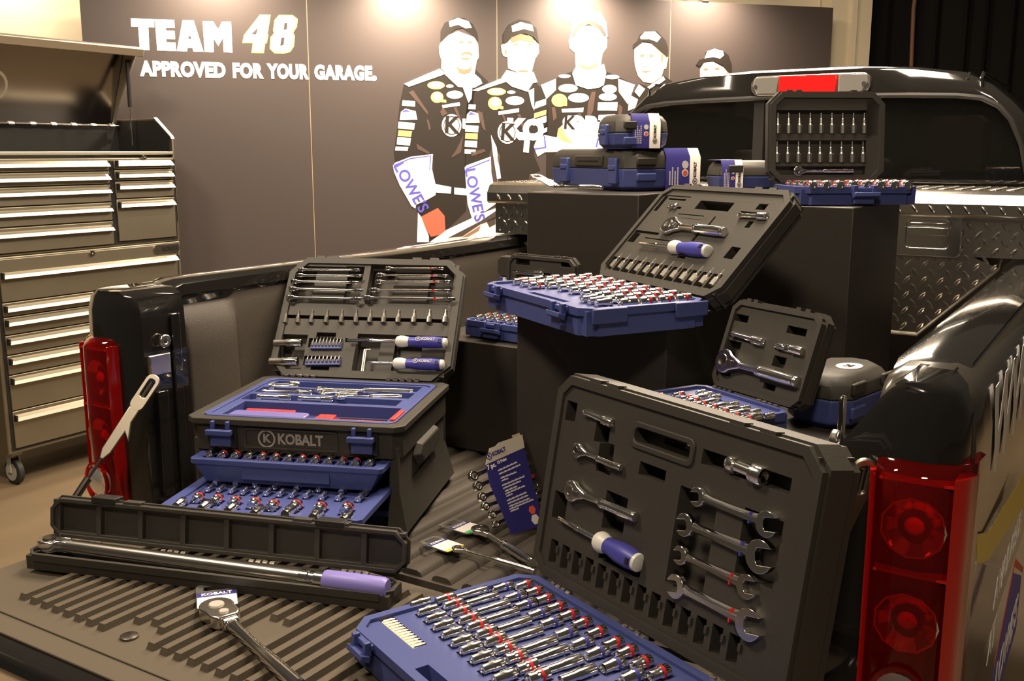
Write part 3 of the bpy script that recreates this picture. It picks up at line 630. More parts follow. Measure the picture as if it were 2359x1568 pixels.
for s in (-1, 1):
    m = MB(); m.prism(rrect(-.24, 0, .24, .62, .08), -.06, .06, M=T(cx0+s*.42, 2.62, .95) @ RX(R(82))); m.build('seat', BLKD, cab, bevel=.01)
    m = MB(); m.prism(rrect(-.13, .66, .13, .82, .06), -.045, .045, M=T(cx0+s*.42, 2.62, .95) @ RX(R(82)))
    m.build('headrest', BLKD, cab, bevel=.01)
LMP = T(.063, 2.338, 1.866) @ RX(R(90))
def lampo(a, b, r0, r1): return [(a, -.032), (b, -.032), (b, .032), (a, .032)]
m = MB(); m.prism(rrect(-.222, -.038, .222, .036, .034, 6), -.012, .004); lb = m.build('high_brake_lamp', CHRS, cab, LMP, bevel=.003)
m = MB(); m.prism([(-.112, -.033), (.100, -.033), (.104, .033), (-.110, .033)], .004, .016); m.build('red_lens', LAMPR, lb, bevel=.003)
for s in (-1, 1):
    m = MB(); m.prism([(s*.118 if s < 0 else .108, -.032), (s*.195, -.032), (s*.214, .0), (s*.205, .030), (s*.115 if s < 0 else .108, .032)], .004, .014); m.build('cargo_lens', LENSC, lb, bevel=.003)
    m = MB(); m.lathe([(0, 0), (0, .007), (.004, .007), (.004, 0)], 10, M=T(s*.200, -.004, .014) @ RY(R(-90))); m.build('lamp_screw', DKS, lb)
# ================================================================ diamond plate toolbox across the bed
tb = thing('truck_toolbox', 'diamond plate aluminium toolbox spanning the truck bed below the rear window', 'toolbox', T(0, 1.75, 1.30))
def lugs(mb, inside, x0, x1, z0, z1, pitch=.048, L=.0175, Wd=.0052, h=.0030, M=None):
    nx = int((x1-x0)/pitch*1.0); nz = int((z1-z0)/pitch*2)
    for j in range(nz+1):
        for i in range(nx+1):
            x = x0+(i+(.5 if j % 2 else 0))*pitch; z = z0+j*pitch/2
            if not inside(x, z): continue
            a = R(52) if (j % 2) else R(-52)
            c, s_ = math.cos(a), math.sin(a); b = []; t_ = []
            for u, v in ((-1,0),(-.45,-1),(.45,-1),(1,0),(.45,1),(-.45,1)):
                b.append((x+u*L*c-v*Wd*s_, z+u*L*s_+v*Wd*c, 0)); t_.append((x+.72*u*L*c-.45*v*Wd*s_, z+.72*u*L*s_+.45*v*Wd*c, h))
            mb.loft([b, t_], M=M)
FM = RX(R(90))                      # local x right, y up, z towards the tailgate
sl = PY(2112, 770, 1.75); sr = PY(2303, 620, 1.75)
xs1, zs1, xs2, zs2 = sl.x, sl.z-1.30, sr.x, sr.z-1.30
tub = [(-xs1, zs1), (xs1, zs1), (xs2, zs2), (.745, .012), (.945, .014), (.945, .13), (-.945, .13), (-.945, .014), (-.745, .012), (-xs2, zs2)]
def intub(x, z, g=.014):
    if z > .120: return False
    if z > .02: return abs(x) < .935 and z > .028
    if z < zs1+g: return False
    lim = xs1+(xs2-xs1)*(z-zs1)/(zs2-zs1) if z < zs2 else xs2
    return abs(x) < lim-g
m = MB(); m.prism(tub, -.42, 0)
lugs(m, intub, -.95, .95, zs1, .13)
# front edge fold and side lugs
m.build('body', DIA, tb, FM, smooth=25)
m = MB(); d2 = Vector((xs2-xs1, zs2-zs1)); m.tube([(xs1-.05-.6, zs1, .002), (xs1, zs1, .002), (xs2, zs2, .002), (xs2+.004, .01, .002)], .006, 8); m.build('edge_fold', DIA, tb, FM)
m = MB(); m.loft([[(x, z, y) for y, z in ((.03, .135), (.03, .168), (.012, .196), (-.02, .206), (-.44, .206), (-.44, .128), (.022, .128))] for x in (-.965, .965)])
lugs(m, lambda x, z: .140 < z < .164 and abs(x) < .955, -.96, .96, .152, .165, M=T(0, 0, .03))
lugs(m, lambda x, z: abs(x) < .955 and .03 < z < .42, -.96, .96, .03, .43, M=T(0, .206, 0) @ RX(R(-90)))
m.build('lid', DIA, tb, FM, bevel=.004, smooth=25)
hc = PY(2138, 538, 1.75); hx, hz = hc.x, hc.z-1.30
m = MB(); m.ring(rrect(-.095, -.068, .095, .068, .014), rrect(-.062, -.042, .062, .042, .016), 0, .008); hp = m.build('latch_plate', CHR, tb, FM @ T(hx, hz, .002), bevel=.003)
m = MB(); m.loft([[(x*.062, z*.042, .006) for x, z in rrect(-1, -1, 1, 1, .3)], [(x*.050, z*.032, -.004) for x, z in rrect(-1, -1, 1, 1, .3)]]); m.box(-.058, -.004, .002, .058, .020, .016); m.box(-.05, .022, .002, .05, .034, .012); m.build('latch_paddle', CHR, hp, bevel=.004)
# ================================================================ black display pedestals
def pedestal(label, x0, y0, x1, y1, z1, yaw=0):
    t = MB(); t.box(-(x1-x0)/2, 0, 0, (x1-x0)/2, y1-y0, z1-FZ-.008)
    o = t.build('display_pedestal', PED, None, T((x0+x1)/2, y0, FZ+.008) @ RZ(yaw), bevel=.003)
    return tag(o, label, 'pedestal', 'black display pedestals')
pedestal('tall black pedestal beside the left bed rail carrying closed cases', -.40, 1.08, -.035, 1.64, 1.502)
pedestal('black pedestal at the rear between two tall ones, under the long case', -.03, 1.40, .24, 1.68, 1.502)
P2M = (.385, .90)
pedestal('tall black pedestal at right carrying the topmost open socket case', .20, .97, .58, 1.36, 1.490, R(-4))
pedestal('black pedestal in the middle under the large open blue case', -.03, .425, .34, .80, 1.262)
pedestal('low black pedestal left of the middle one under a small open case', -.56, .775, -.045, 1.075, 1.098)
pedestal('low black pedestal behind the large front lid at right', .37, .19, .735, .72, 1.100)
# ================================================================ tool builders (x along the tool, z away from the surface it lies on)
_pm = {}
def proto(key, fn):
    if key not in _pm: _pm[key] = fn()
    return _pm[key]
def sock_mesh(L, r):
    r1 = r*.86; m = MB()
    m.lathe([(L*.10, 0), (L*.10, r*.45), (0, r*.50), (0, r1*.96), (L*.03, r1), (L*.40, r1), (L*.48, r), (L*.97, r), (L, r*.95), (L, r*.74), (L*.62, r*.70), (L*.62, 0)], 16)
    return m.mesh('socket_body', CHR, 28)
def band_mesh(L, r, mt, a=.56, b=.70):
    m = MB(); m.lathe([(L*a, r*.9), (L*a, r*1.015), (L*b, r*1.015), (L*b, r*.9)], 16); return m.mesh('band', mt, 28)
def socket(M, L, r, band, label, group, deep=False):
    t = thing('chrome_socket', label, 'socket', M, group)
    put(proto(('s', L, r), lambda: sock_mesh(L, r)), 'socket_body', t)
    if band: put(proto(('b', L, r, band.name), lambda: band_mesh(L, r, band)), 'size_band', t)
    return t
def bitsocket_mesh(L, r):
    m = MB(); m.lathe([(0, 0), (0, r), (L*.42, r), (L*.48, r*.62), (L*.70, r*.5), (L*.73, r*.34), (L, r*.28), (L, 0)], 12); return m.mesh('bit_body', CHRS, 28)
def bitsocket(M, L, r, label, group):
    o = put(proto(('bs', L, r), lambda: bitsocket_mesh(L, r)), 'bit_socket', None); o.matrix_world = M
    return tag(o, label, 'bit', group)
def ratchet(M, L, label, group=None, hr=None, knurl=True, name='ratchet_wrench'):
    hr = hr or L*.115; t = thing(name, label, 'ratchet', M, group); th = hr*.55
    m = MB(); P = [(hr*math.cos(R(a)), hr*math.sin(R(a))) for a in range(40, 321, 20)]
    P += [(hr*1.15, -hr*.50), (hr*1.9, -hr*.26), (hr*1.9, hr*.26), (hr*1.15, hr*.50)]
    m.prism(P, -th*.5, th*.5); m.build('head', CHR, t, bevel=hr*.14, smooth=40, seg=3)
    m = MB(); m.lathe([(0, 0), (0, hr*.55), (.0015, hr*.5), (.0015, hr*.36), (.0006, hr*.30), (.0006, 0)], 20, M=T(-hr*.1, 0, th*.5) @ RY(R(-90))); m.build('drive_plate', DKS, t)
    m = MB(); m.prism([(hr*.5, -hr*.16), (hr*1.0, -hr*.28), (hr*1.1, hr*.2), (hr*.55, hr*.16)], th*.5, th*.5+hr*.14); m.build('selector', DKS, t, bevel=hr*.04)
    m = MB(); x = hr*1.7; q = hr*.30
    m.lathe([(x, 0), (x, q), (L*.44, q*.92), (L*.46, q*1.05), (L*.47, q*1.5), (L*.50, q*1.55), (L*.505, q*1.35), (L*.52, q*1.35), (L*.525, q*1.55), (L*.54, q*1.55), (L*.56, q*1.45), (L*.80, q*1.62), (L*.955, q*1.45), (L*.96, q*1.25), (L*.97, q*1.25), (L*.975, q*1.5), (L, q*1.4), (L, 0)], 16)
    m.build('handle', CHR, t, smooth=30)
    return t
def jaw(r, th, gap=.48, rot=15):
    P = [(r*math.cos(R(a)), r*math.sin(R(a))) for a in range(34, 327, 16)]
    P += [(r*.9, -r*gap), (-r*.12, -r*gap), (-r*.28, -r*gap*.5), (-r*.28, r*gap*.5), (-r*.12, r*gap), (r*.9, r*gap)]
    m = MB(); m.prism(P, -th/2, th/2, 0, RZ(R(rot))); return m
def open_wrench(M, L, r1, r2, band, label, group):
    t = thing('open_end_wrench', label, 'wrench', M, group)
    j = jaw(r1, r1*.55, .46, 15); j.build('jaw', CHR, t, RZ(math.pi), bevel=r1*.08)
    j = jaw(r2, r2*.5, .5, 12); j.build('jaw', CHR, t, T(L, 0), bevel=r2*.08)
    m = MB(); a, b = r1*.8, L-r2*.85; h1, h2 = r1*.42, r2*.40
    def sec(x, h, z): return [(x, -h, -z*.6), (x, -h*.8, z*.3), (x, -h*.35, z), (x, h*.35, z), (x, h*.8, z*.3), (x, h, -z*.6)]
    m.loft([sec(a, h1*1.3, r1*.26), sec(a+L*.1, h1, r1*.3), sec((a+b)/2, (h1+h2)/2*.92, r1*.3), sec(b-L*.1, h2, r2*.26), sec(b, h2*1.25, r2*.24)])
    m.build('shaft', CHR, t, smooth=35)
    if band:
        m = MB(); x = L*.76; m.box(x, -h2*1.06, -r1*.2, x+L*.018, h2*1.06, r1*.31); m.build('size_band', band, t)
    return t
def comb_wrench(M, L, r, band, label, group):
    t = thing('combination_wrench', label, 'wrench', M, group)
    jaw(r, r*.6, .48, 15).build('jaw', CHR, t, T(L, 0), bevel=r*.06)
    m = MB(); m.ring(ell(0, 0, r*.92, n=18), ell(0, 0, r*.55, n=18), -r*.42, r*.42); m.build('box_end', CHR, t, bevel=r*.06)
    m = MB(); m.loft([[(x, -h, -h*.55), (x, h, -h*.55), (x, h, h*.55), (x, -h, h*.55)] for x, h in ((r*.8, r*.5), (r*1.8, r*.36), (L-r*2, r*.36), (L-r*.7, r*.5))]); m.build('shaft', CHRS, t, bevel=r*.06)
    if band:
        m = MB(); m.box(L*.80, -r*.38, -r*.24, L*.83, r*.38, r*.24); m.build('size_band', band, t)
    return t
def screwdriver(M, Ls, Lt, r, label, group=None, word=False, word_roll=0):
    t = thing('screwdriver', label, 'screwdriver', M, group)
    s = r*.26; m = MB(); m.lathe([(0, 0), (0, s*.5), (s, s), (Ls*.45, s), (Ls*.46, s*1.2), (Ls*.54, s*1.2), (Ls*.55, s), (Ls+r*.4, s), (Ls+r*.4, 0)], 12); m.build('shaft', CHR, t)
    H = Lt-Ls; m = MB(); m.lathe([(Ls, 0), (Ls, r*.55), (Ls+H*.03, r*.85), (Ls+H*.09, r), (Ls+H*.16, r*.98), (Ls+H*.30, r*.72), (Ls+H*.34, r*.70), (Ls+H*.34, 0)], 20); c = m.build('collar', GRIP, t); c['label'] = 'pale grey collar'
    m = MB(); m.lathe([(Ls+H*.20, 0), (Ls+H*.20, r*.80), (Ls+H*.34, r*.80), (Ls+H*.55, r*1.0), (Ls+H*.75, r*1.02), (Ls+H*.93, r*.86), (Ls+H*.93, 0)], 20); g = m.build('handle', BLUH, t); g['label'] = 'blue grip'
    m = MB(); m.lathe([(Ls+H*.93, 0), (Ls+H*.93, r*.86), (Lt-.002, r*.82), (Lt, r*.6), (Lt, 0)], 20); m.build('end_cap', GRIP, t)
    m = MB(); m.box(Ls+H*.84, -r*.3, -r*.3, Ls+H*.90, r*.3, r*1.0); m.build('hang_hole', BLKD, g)
    if word:
        m = MB(); logo(m, H*.38, RX(R(word_roll)) @ T(Ls+H*.60, 0, r*1.02), 0); m.build('lettering', GREY, g)
    return t
def extension(M, L, r, label, group=None):
    t = thing('extension_bar', label, 'extension', M, group)
    m = MB(); m.lathe([(0, 0), (0, r*.75), (r*.3, r*.85), (r*1.0, r*.85), (r*1.1, r*.6), (L*.66, r*.62), (L*.70, r), (L*.95, r), (L, r*.9), (L, r*.6), (L*.9, 0)], 14); m.build('bar', CHR, t)
    m = MB(); m.lathe([(L*.76, r*.9), (L*.765, r*1.04), (L*.80, r*1.04), (L*.805, r*.9)], 14); m.build('collar', CHRS, t)
    return t
def ujoint(M, L, r, label):
    t = thing('universal_joint', label, 'universal joint', M)
    m = MB(); m.lathe([(0, 0), (0, r*.6), (L*.08, r*.75), (L*.30, r*.75), (L*.34, r*.5), (L*.34, 0)], 14); m.box(L*.3, -r*.75, -r*.25, L*.55, -r*.45, r*.25); m.box(L*.3, r*.45, -r*.25, L*.55, r*.75, r*.25); m.build('male_yoke', CHR, t, bevel=.0006)
    m = MB(); m.lathe([(L*.62, 0), (L*.62, r), (L*.96, r), (L, r*.9), (L, 0)], 14); m.box(L*.40, -r*.25, -r*.8, L*.66, r*.25, -r*.45); m.box(L*.40, -r*.25, r*.45, L*.66, r*.25, r*.8); m.build('female_yoke', CHR, t, bevel=.0006)
    m = MB(); m.lathe([(-r*.8, 0), (-r*.8, r*.22), (r*.8, r*.22), (r*.8, 0)], 10, M=T(L*.47, 0) @ RZ(R(90))); m.build('cross_pin', DKS, t)
    return t
def along(L, k, p, q, zl):
    P = loc(L, *k(*p), zl); Q = loc(L, *k(*q), zl); d = Q-P
    return L @ T(P.x, P.y, zl) @ RZ(math.atan2(d.y, d.x)), math.hypot(d.x, d.y)
# ================================================================ open cases
def latch_parts(root, M, W, mt=None):           # M: x along edge, y outwards, z up; at the rim
    mt = mt or BLU
    m = MB(); m.box(-W/2, -.004, -.012, W/2, .010, -.002); m.box(-W/2, .004, -.020, -W*.30, .016, .004); m.box(W*.30, .004, -.020, W/2, .016, .004)
    m.loft([[(x, .008, -.018), (x, .024, -.012), (x, .026, -.022), (x, .010, -.030)] for x in (-W*.58, W*.5)])
    m.box(-W*.40, .002, -.041, W*.42, .014, -.020)
    m.build('latch', mt, root, M, bevel=.0015)
def open_case(label, o, yaw, tilt, W, D, H, LL, TH, tp, lp, holes=(), tholes=(), lx=(0, 0), latches=(), rim=.016, tray_mat=None, depth_off=.0, cat='tool case', ch=.03, group='open tool cases'):
    c, s = math.cos(yaw), math.sin(yaw); u = Vector((c, s, 0)); b = Vector((-s, c, 0)); zv = Vector((0, 0, 1))
    TF = FR(o, u, b, zv); v = zv*math.cos(tilt)+b*math.sin(tilt)
    LF = FR(Vector(o)+u*lx[0]+b*.004+zv*.004, u, v, u.cross(v)); WL = W-lx[0]+lx[1]
    root = thing('open_tool_case', label, cat, FR(Vector(o)+u*W/2-b*D/2-zv*H, u, b, zv), group)
    inv = root.matrix_world.inverted()
    if H:
        m = MB(); m.ring(chrect(0, -D, W, 0, ch), chrect(rim, -D+rim, W-rim, -rim, ch*.6), -.016, 0)
        m.ring(chrect(.005, -D+.005, W-.005, -.005, ch), chrect(rim, -D+rim, W-rim, -rim, ch*.6), -H, -.016)
        m.slab(rim-.004, -D+rim-.004, W-rim+.004, -rim+.004, -.006, -H+.001, tp, tholes)
        m.build('tray', tray_mat or BLU, root, inv @ TF, bevel=.0012)
        for x, w_ in latches: latch_parts(root, inv @ TF @ T(x, -D) @ RZ(math.pi), w_)
        n = max(2, int(W/.16))
        for i in range(n):
            m = MB(); xx = W*(i+.5)/n
            for k in range(4): m.lathe([(0, 0), (0, .0055), (.010, .0055), (.010, 0)], 8, M=T(xx-.03+k*.015, .002, -.002))
            m.build('hinge', CHRS, root, inv @ TF)
    m = MB(); m.ring(chrect(0, 0, WL, LL, ch), chrect(rim, rim, WL-rim, LL-rim, ch*.7), -TH, 0)
    m.ring(chrect(-.004, -.002, WL+.004, LL+.004, ch), chrect(.006, .008, WL-.006, LL-.006, ch*.9), -TH*.75, -.012)
    for fx in (.14, .22, .70, .80): m.box(WL*fx, LL-.004, -.02, WL*fx+WL*.05, LL+.006, -.001)
    m.slab(rim-.004, rim-.004, WL-rim+.004, LL-rim+.004, -.005, -TH+.001, lp, holes)
    l = m.build('lid', BLK, root, inv @ LF, bevel=.0012)
    return root, TF, LF, inv
def frames(o, yaw, tilt, lx0=0):
    c, s = math.cos(yaw), math.sin(yaw); u = Vector((c, s, 0)); b = Vector((-s, c, 0)); zv = Vector((0, 0, 1)); v = zv*math.cos(tilt)+b*math.sin(tilt)
    return FR(o, u, b, zv), FR(Vector(o)+u*lx0+b*.004+zv*.004, u, v, u.cross(v))
def pr(L, k, x0, y0, x1, y1, d):
    a = loc(L, *k(x0, y0), -.005); b = loc(L, *k(x1, y1), -.005)
    return (min(a.x, b.x), min(a.y, b.y), max(a.x, b.x), max(a.y, b.y), d)
KIND = {None: 'plain chrome socket', 'r': 'red-banded chrome socket', 'b': 'blue-banded chrome socket'}
BM_ = {None: None, 'r': RED, 'b': BLUH}
SOCKQ = []
def plan_row(TF, k, pts, L, r, band, row, tray, group, zc=-.001, grow=0.0, flip=False, dyaw=0.0):
    out = []
    n = len(pts)
    for i, p in enumerate(pts):
        rr = r*(1+grow*i/max(1, n-1)); q = loc(TF, *k(*p), zc) if k else Vector((p[0], p[1], 0))
        out.append((q.x, q.y, L, rr))
        lab = '%s, %s from left in %s row of %s' % (KIND[band], ORD[i], row, tray)
        M = TF @ T(q.x, q.y, zc) @ RZ(R(90)+dyaw) @ T(-L/2, 0)
        if flip: M = TF @ T(q.x, q.y, zc) @ RZ(R(-90)+dyaw) @ T(-L/2, 0)
        SOCKQ.append((M, L, round(rr, 4), BM_[band], lab, group))
    return [(x-r_*1.12, y-L_/2-.003, x+r_*1.12, y+L_/2+.003, r_*1.05) for x, y, L_, r_ in out]
# ---------------------------------------------------------------- A: the big case in front
k7 = crop(780, 1300, 800/2359); a1 = crop(1220, 860, 400/1568); a2 = crop(1560, 960, 440/1568); a3 = crop(1200, 1200, 600/2359)
oA = Vector((.250, .017, .850)); TA, LA = frames(oA, R(-23.8), R(10.2))
WA, DA, LLA = .600, .370, .372
FT = 'the front tray'; GA = 'sockets in the front blue tray'
tp = plan_row(TA, k7, [(1262,140),(1330,185),(1400,236),(1480,292),(1562,347),(1650,402),(1750,466),(1862,540),(1955,598),(2055,672),(2175,742)], .036, .0088, 'r', 'back', FT, GA, grow=.3)
tp += plan_row(TA, k7, [(1115,155),(1195,220),(1265,275),(1355,338),(1440,398),(1540,470),(1650,537),(1752,602),(1862,686),(1990,766)], .040, .0088, 'b', 'second', FT, GA, grow=.4)
tp += plan_row(TA, k7, [(905,195),(975,238),(1050,292),(1110,348),(1190,412),(1265,482),(1362,550),(1435,612),(1532,682),(1625,752)], .064, .0075, None, 'middle', FT, GA, grow=.35)
tp += plan_row(TA, k7, [(722,233),(780,270),(830,320),(885,368),(940,415),(1000,465),(1062,515),(1130,570),(1200,630),(1275,700),(1352,762)], .036, .0090, 'r', 'fourth', FT, GA, grow=.35)
tp += plan_row(TA, k7, [(555,260),(605,312),(660,360),(712,412),(770,465),(835,520),(897,570),(970,632),(1042,697),(1122,765)], .036, .0082, None, 'front', FT, GA, grow=.3)
ra = loc(TA, *k7(330, 365)); rb = loc(TA, *k7(545, 520))
rack = (min(ra.x, rb.x)-.012, min(ra.y, rb.y)-.010, max(ra.x, rb.x)+.006, max(ra.y, rb.y)+.012)
tp.append((*rack, .010))
h0 = loc(TA, *k7(590, 660)); tph = [(h0.x, -DA-.1, h0.x+.16, -DA+.045)]
lp = [pr(LA,a1,345,240,405,450,.03), pr(LA,a1,485,330,755,430,.02), pr(LA,a1,612,400,705,655,.035), pr(LA,a1,640,600,725,930,.03), pr(LA,a1,700,1050,835,1480,.035), pr(LA,a1,235,1050,310,1350,.035),
  pr(LA,a1,1000,790,1215,1000,.04), pr(LA,a1,945,460,1430,800,.025), pr(LA,a2,215,260,920,640,.03), pr(LA,a2,30,560,200,1500,.032), pr(LA,a2,560,740,780,1420,.032), pr(LA,a3,700,330,1090,420,.025)]
holesA = [pr(LA,a1,1125,570,1430,740,0)[:4]]
# a file of bit pockets along the foot of the lid
pb = [loc(LA, *a3(x, y), -.005) for x, y in ((250,250),(2000,1260))]
for i in range(14):
    t = (i+.12)/14; x = pb[0].x+(pb[1].x-pb[0].x)*t; wd_ = (pb[1].x-pb[0].x)/14
    lp.append((x, .026, x+wd_*.62, .070, .028)); lp.append((x+wd_*.62, .050, x+wd_*.78, .062, -.004))
rootA, TA, LA, invA = open_case('large open black and blue tool case in the foreground, lid upright, tray full of sockets', oA, R(-23.8), R(10.2), WA, DA, .062, LLA, .085, tp, lp, holesA, tph, latches=[(loc(TA,*k7(250,480)).x, .05), (.47, .05)])
m = MB(); hb_ = loc(LA, *a1(940, 440)); he = loc(LA, *a1(1440, 830))
m.ring(rrect(hb_.x-.004, he.y-.004, he.x+.004, hb_.y+.004, .012), rrect(hb_.x+.004, he.y+.006, he.x-.004, hb_.y-.006, .010), -.03, -.001); m.build('grip_frame', BLK, rootA, invA @ LA, bevel=.002)
G1 = 'tools in the front black lid'
M, l = along(LA, a1, (500,350), (748,452), -.002); extension(M, l, .0085, 'short chrome extension at the upper left of the large front lid')
M, l = along(LA, a1, (435,695), (828,852), .002); ratchet(M, l, 'smaller chrome ratchet in upper left of the large front lid', G1)
M, l = along(LA, a1, (388,1060), (960,1300), .002); ratchet(M, l, 'larger chrome ratchet below a smaller one in the large front lid', G1)
M, l = along(LA, a1, (268,1298), a3 and (1090, 1768), .000)
sA = loc(LA, *a1(268,1298), 0); eA = loc(LA, *a3(1085,385), 0); cA = loc(LA, *a3(700,170), 0)
M = LA @ T(sA.x, sA.y, .002) @ RZ(math.atan2(eA.y-sA.y, eA.x-sA.x)); screwdriver(M, (cA-sA).length, (eA-sA).length, .0185, 'blue handled screwdriver in the lower left of the large front lid')
M, l = along(LA, a2, (425,375), (715,495), -.004); extension(M, l, .015, 'thick chrome spark plug socket in the upper right of the large front lid')
for i, (p, q, k, r1, r2, bd) in enumerate((((172,655),(745,880),a2,.0165,.021,'b'), ((70,885),(690,1145),a2,.020,.027,'b'), ((30,1135),(580,1392),a2,.0165,.020,'r'), ((1410,590),(2075,935),a3,.021,.026,'r'))):
    M, l = along(LA, k, p, q, .0); open_wrench(M, l, r1*.92, r2*.92, BM_[bd], 'chrome wrench, %s from the top of four in the large front lid' % ORD[i], 'wrenches in the large front lid')
t = thing('bit_rack', 'row of driver bits at the left front of the front blue tray', 'bit rack', TA @ T((rack[0]+rack[2])/2, (rack[1]+rack[3])/2, -.012))
m = MB(); hw = (rack[2]-rack[0])/2; m.box(-hw+.003, -.010, -.003, hw-.003, -.002, .004); m.build('rack', PAPER, t)
for i in range(12):
    m = MB(); m.lathe([(0, 0), (0, .0033), (.016, .0033), (.020, .0018), (.024, .0015), (.024, 0)], 8, M=T(-hw+.007+i*(2*hw-.014)/11, -.008, .004) @ RZ(R(90))); m.build('bit', mat('brass_bit', (.80, .62, .30), .25, 1.0), t)
# ---------------------------------------------------------------- D: case on the middle pedestal
k3 = crop(1360, 420, 500/2359); k5 = crop(1090, 600, 560/2359)
oD = Vector((.018, .702, 1.320)); TD, LD = frames(oD, R(-31.6), R(44.9))
WD, DD, LLD = .475, .300, .304; MT = 'the middle tray'; GD = 'sockets in the raised middle tray'
tp = []
rows = [('r','back',-.045,.034,.0100,.040,.440,9),('r','second',-.090,.034,.0105,.040,.440,9),('r','third',-.135,.034,.0110,.040,.440,9),(None,'fourth',-.180,.036,.0110,.040,.440,9),('r','front',-.222,.034,.0105,.045,.125,3)]
for bd, row, y, L_, r_, xa, xb, n in rows:
    tp += plan_row(TD, None, [(xa+(xb-xa)*i/(n-1), y) for i in range(n)], L_, r_, bd, row, MT, GD, zc=.0015, grow=.12)
for i in range(4):
    pass
tp += plan_row(TD, None, [(.36+.028*i, -.222) for i in range(3)], .034, .0100, None, 'short right', MT, GD, zc=.0015)
lp = [pr(LD,k3,815,150,720,310,.038), pr(LD,k3,860,170,1030,200,.012), pr(LD,k3,850,255,975,290,.014), pr(LD,k3,1350,370,1215,560,.038), pr(LD,k3,830,460,1450,540,.014), pr(LD,k3,560,540,400,640,.038), pr(LD,k3,560,650,1290,760,.018), pr(LD,k3,1640,710,1440,820,.038), pr(LD,k3,1640,310,1900,390,.016), pr(LD,k3,1780,425,1670,490,.036), pr(LD,k3,1190,520,1120,640,.03), pr(LD,k3,960,790,1020,830,.02), pr(LD,k3,1840,230,1890,300,.03), pr(LD,k3,800,135,1090,165,.006), pr(LD,k3,1560,205,2010,235,.006), pr(LD,k3,1250,350,1500,372,.007), pr(LD,k3,950,345,1240,362,.007), pr(LD,k3,960,385,1210,405,.007), pr(LD,k3,590,605,1010,650,.010), pr(LD,k3,500,515,730,575,.008)]
holesD = [(lambda a, b: (min(a.x,b.x), min(a.y,b.y), max(a.x,b.x), max(a.y,b.y)))(loc(LD,*k3(1190,180)), loc(LD,*k3(1480,300)))]
b0 = loc(LD, *k3(235, 870)); b1 = loc(LD, *k3(1330, 1070))
for i in range(12):
    x = b0.x+(b1.x-b0.x)*(i-.62)/11; wq = (b1.x-b0.x)/11*.86; lp.append((x, .024, x+wq, .064, .042))
hq = loc(TD, *k5(530, 285)); hr_ = loc(TD, *k5(900, 345))
rootD, TD, LD, invD = open_case('open black and blue socket case on the middle pedestal, lid leaning back', oD, R(-31.6), R(44.9), WD, DD, .056, LLD, .050, tp, lp, holesD, [(.17, -DD+.018, .33, -DD+.050)], latches=[(.085, .05), (.385, .05)], rim=.014)
for x0, y0 in ((WD, -DD+.015), (WD, -.09)):
    m = MB(); m.box(x0, y0, -.030, x0+.006, y0+.08, .0); m.build('corner_pad', BLU, rootD, invD @ TD, bevel=.002)
G2 = 'tools in the leaning middle lid'
m = MB(); hA = loc(LD, *k3(1060, 150)); hB = loc(LD, *k3(1500, 350))
M, l = along(LD, k3, (865,270), (940,262), -.002); extension(M, l*1.1, .008, 'short chrome adapter in the upper left of the leaning middle lid')
M, l = along(LD, k3, (865,470), (1460,540), .004); ratchet(M, l, 'chrome ratchet across the leaning lid of the middle case', None, hr=l*.12)
s0 = loc(LD, *k3(545,672)); e0 = loc(LD, *k3(1300,760)); c0 = loc(LD, *k3(890,710))
M = LD @ T(s0.x, s0.y, .004) @ RZ(math.atan2(e0.y-s0.y, e0.x-s0.x)); screwdriver(M, (c0-s0).length, (e0-s0).length, .0165, 'blue handled screwdriver in the leaning lid of the middle case')
M, l = along(LD, k3, (1615,360), (1915,372), .000); extension(M, l, .0085, 'chrome extension at the upper right of the leaning middle lid')
for i in range(12):
    x = b0.x+(b1.x-b0.x)*i/11
    bitsocket(LD @ T(x, .032, -.006) @ RZ(R(90)), .046, .0062+.0002*i, 'chrome bit socket, %s from the left in the leaning middle lid' % ORD[i], 'bit sockets in the leaning middle lid')
# ---------------------------------------------------------------- E: small case on the low right pedestal
k4 = crop(1440, 670, 620/2359)
oE = Vector((.426, .411, 1.152)); TE, LE = frames(oE, R(-28.8), R(19.2), .018)
WE, DE, LLE = .255, .150, .180; ET = 'the small right tray'; GE = 'sockets in the small blue tray at right'
tp = plan_row(TE, k4, [(300,920),(375,955),(450,995),(520,1025),(600,1060),(690,1085),(775,1115),(880,1160)], .022, .0066, 'r', 'front', ET, GE, zc=.001)
tp += plan_row(TE, k4, [(465,915),(530,945),(595,968),(665,1000),(755,1035),(850,1075),(950,1112),(1060,1140)], .024, .0082, 'r', 'second', ET, GE, zc=.001, grow=.4)
tp += plan_row(TE, k4, [(640,935),(730,975),(820,1010),(905,1040),(1000,1070),(1100,1110)], .046, .0066, None, 'long third', ET, GE, zc=.001, grow=.2)
tp += plan_row(TE, k4, [(665,893),(725,910),(795,930),(950,995),(1050,1030),(1140,1060),(1260,1095)], .020, .0066, None, 'back', ET, GE, zc=.001)
lp = [pr(LE,k4,945,190,1070,280,.025), pr(LE,k4,1430,300,1580,400,.025), pr(LE,k4,930,370,1200,470,.016), pr(LE,k4,890,420,985,580,.022), pr(LE,k4,1330,450,1550,570,.018), pr(LE,k4,1310,560,1390,680,.022), pr(LE,k4,1220,800,1310,880,.025), pr(LE,k4,830,700,920,750,.022), pr(LE,k4,1190,690,1510,810,.012)]
rootE, TE, LE, invE = open_case('small open case with ratchet in its black lid, on the low right pedestal', oE, R(-28.8), R(19.2), WE, DE, .046, LLE, .040, tp, lp, lx=(.018, .004), latches=[(.13, .05)], rim=.010, ch=.016)
G3 = 'tools in the small right lid'
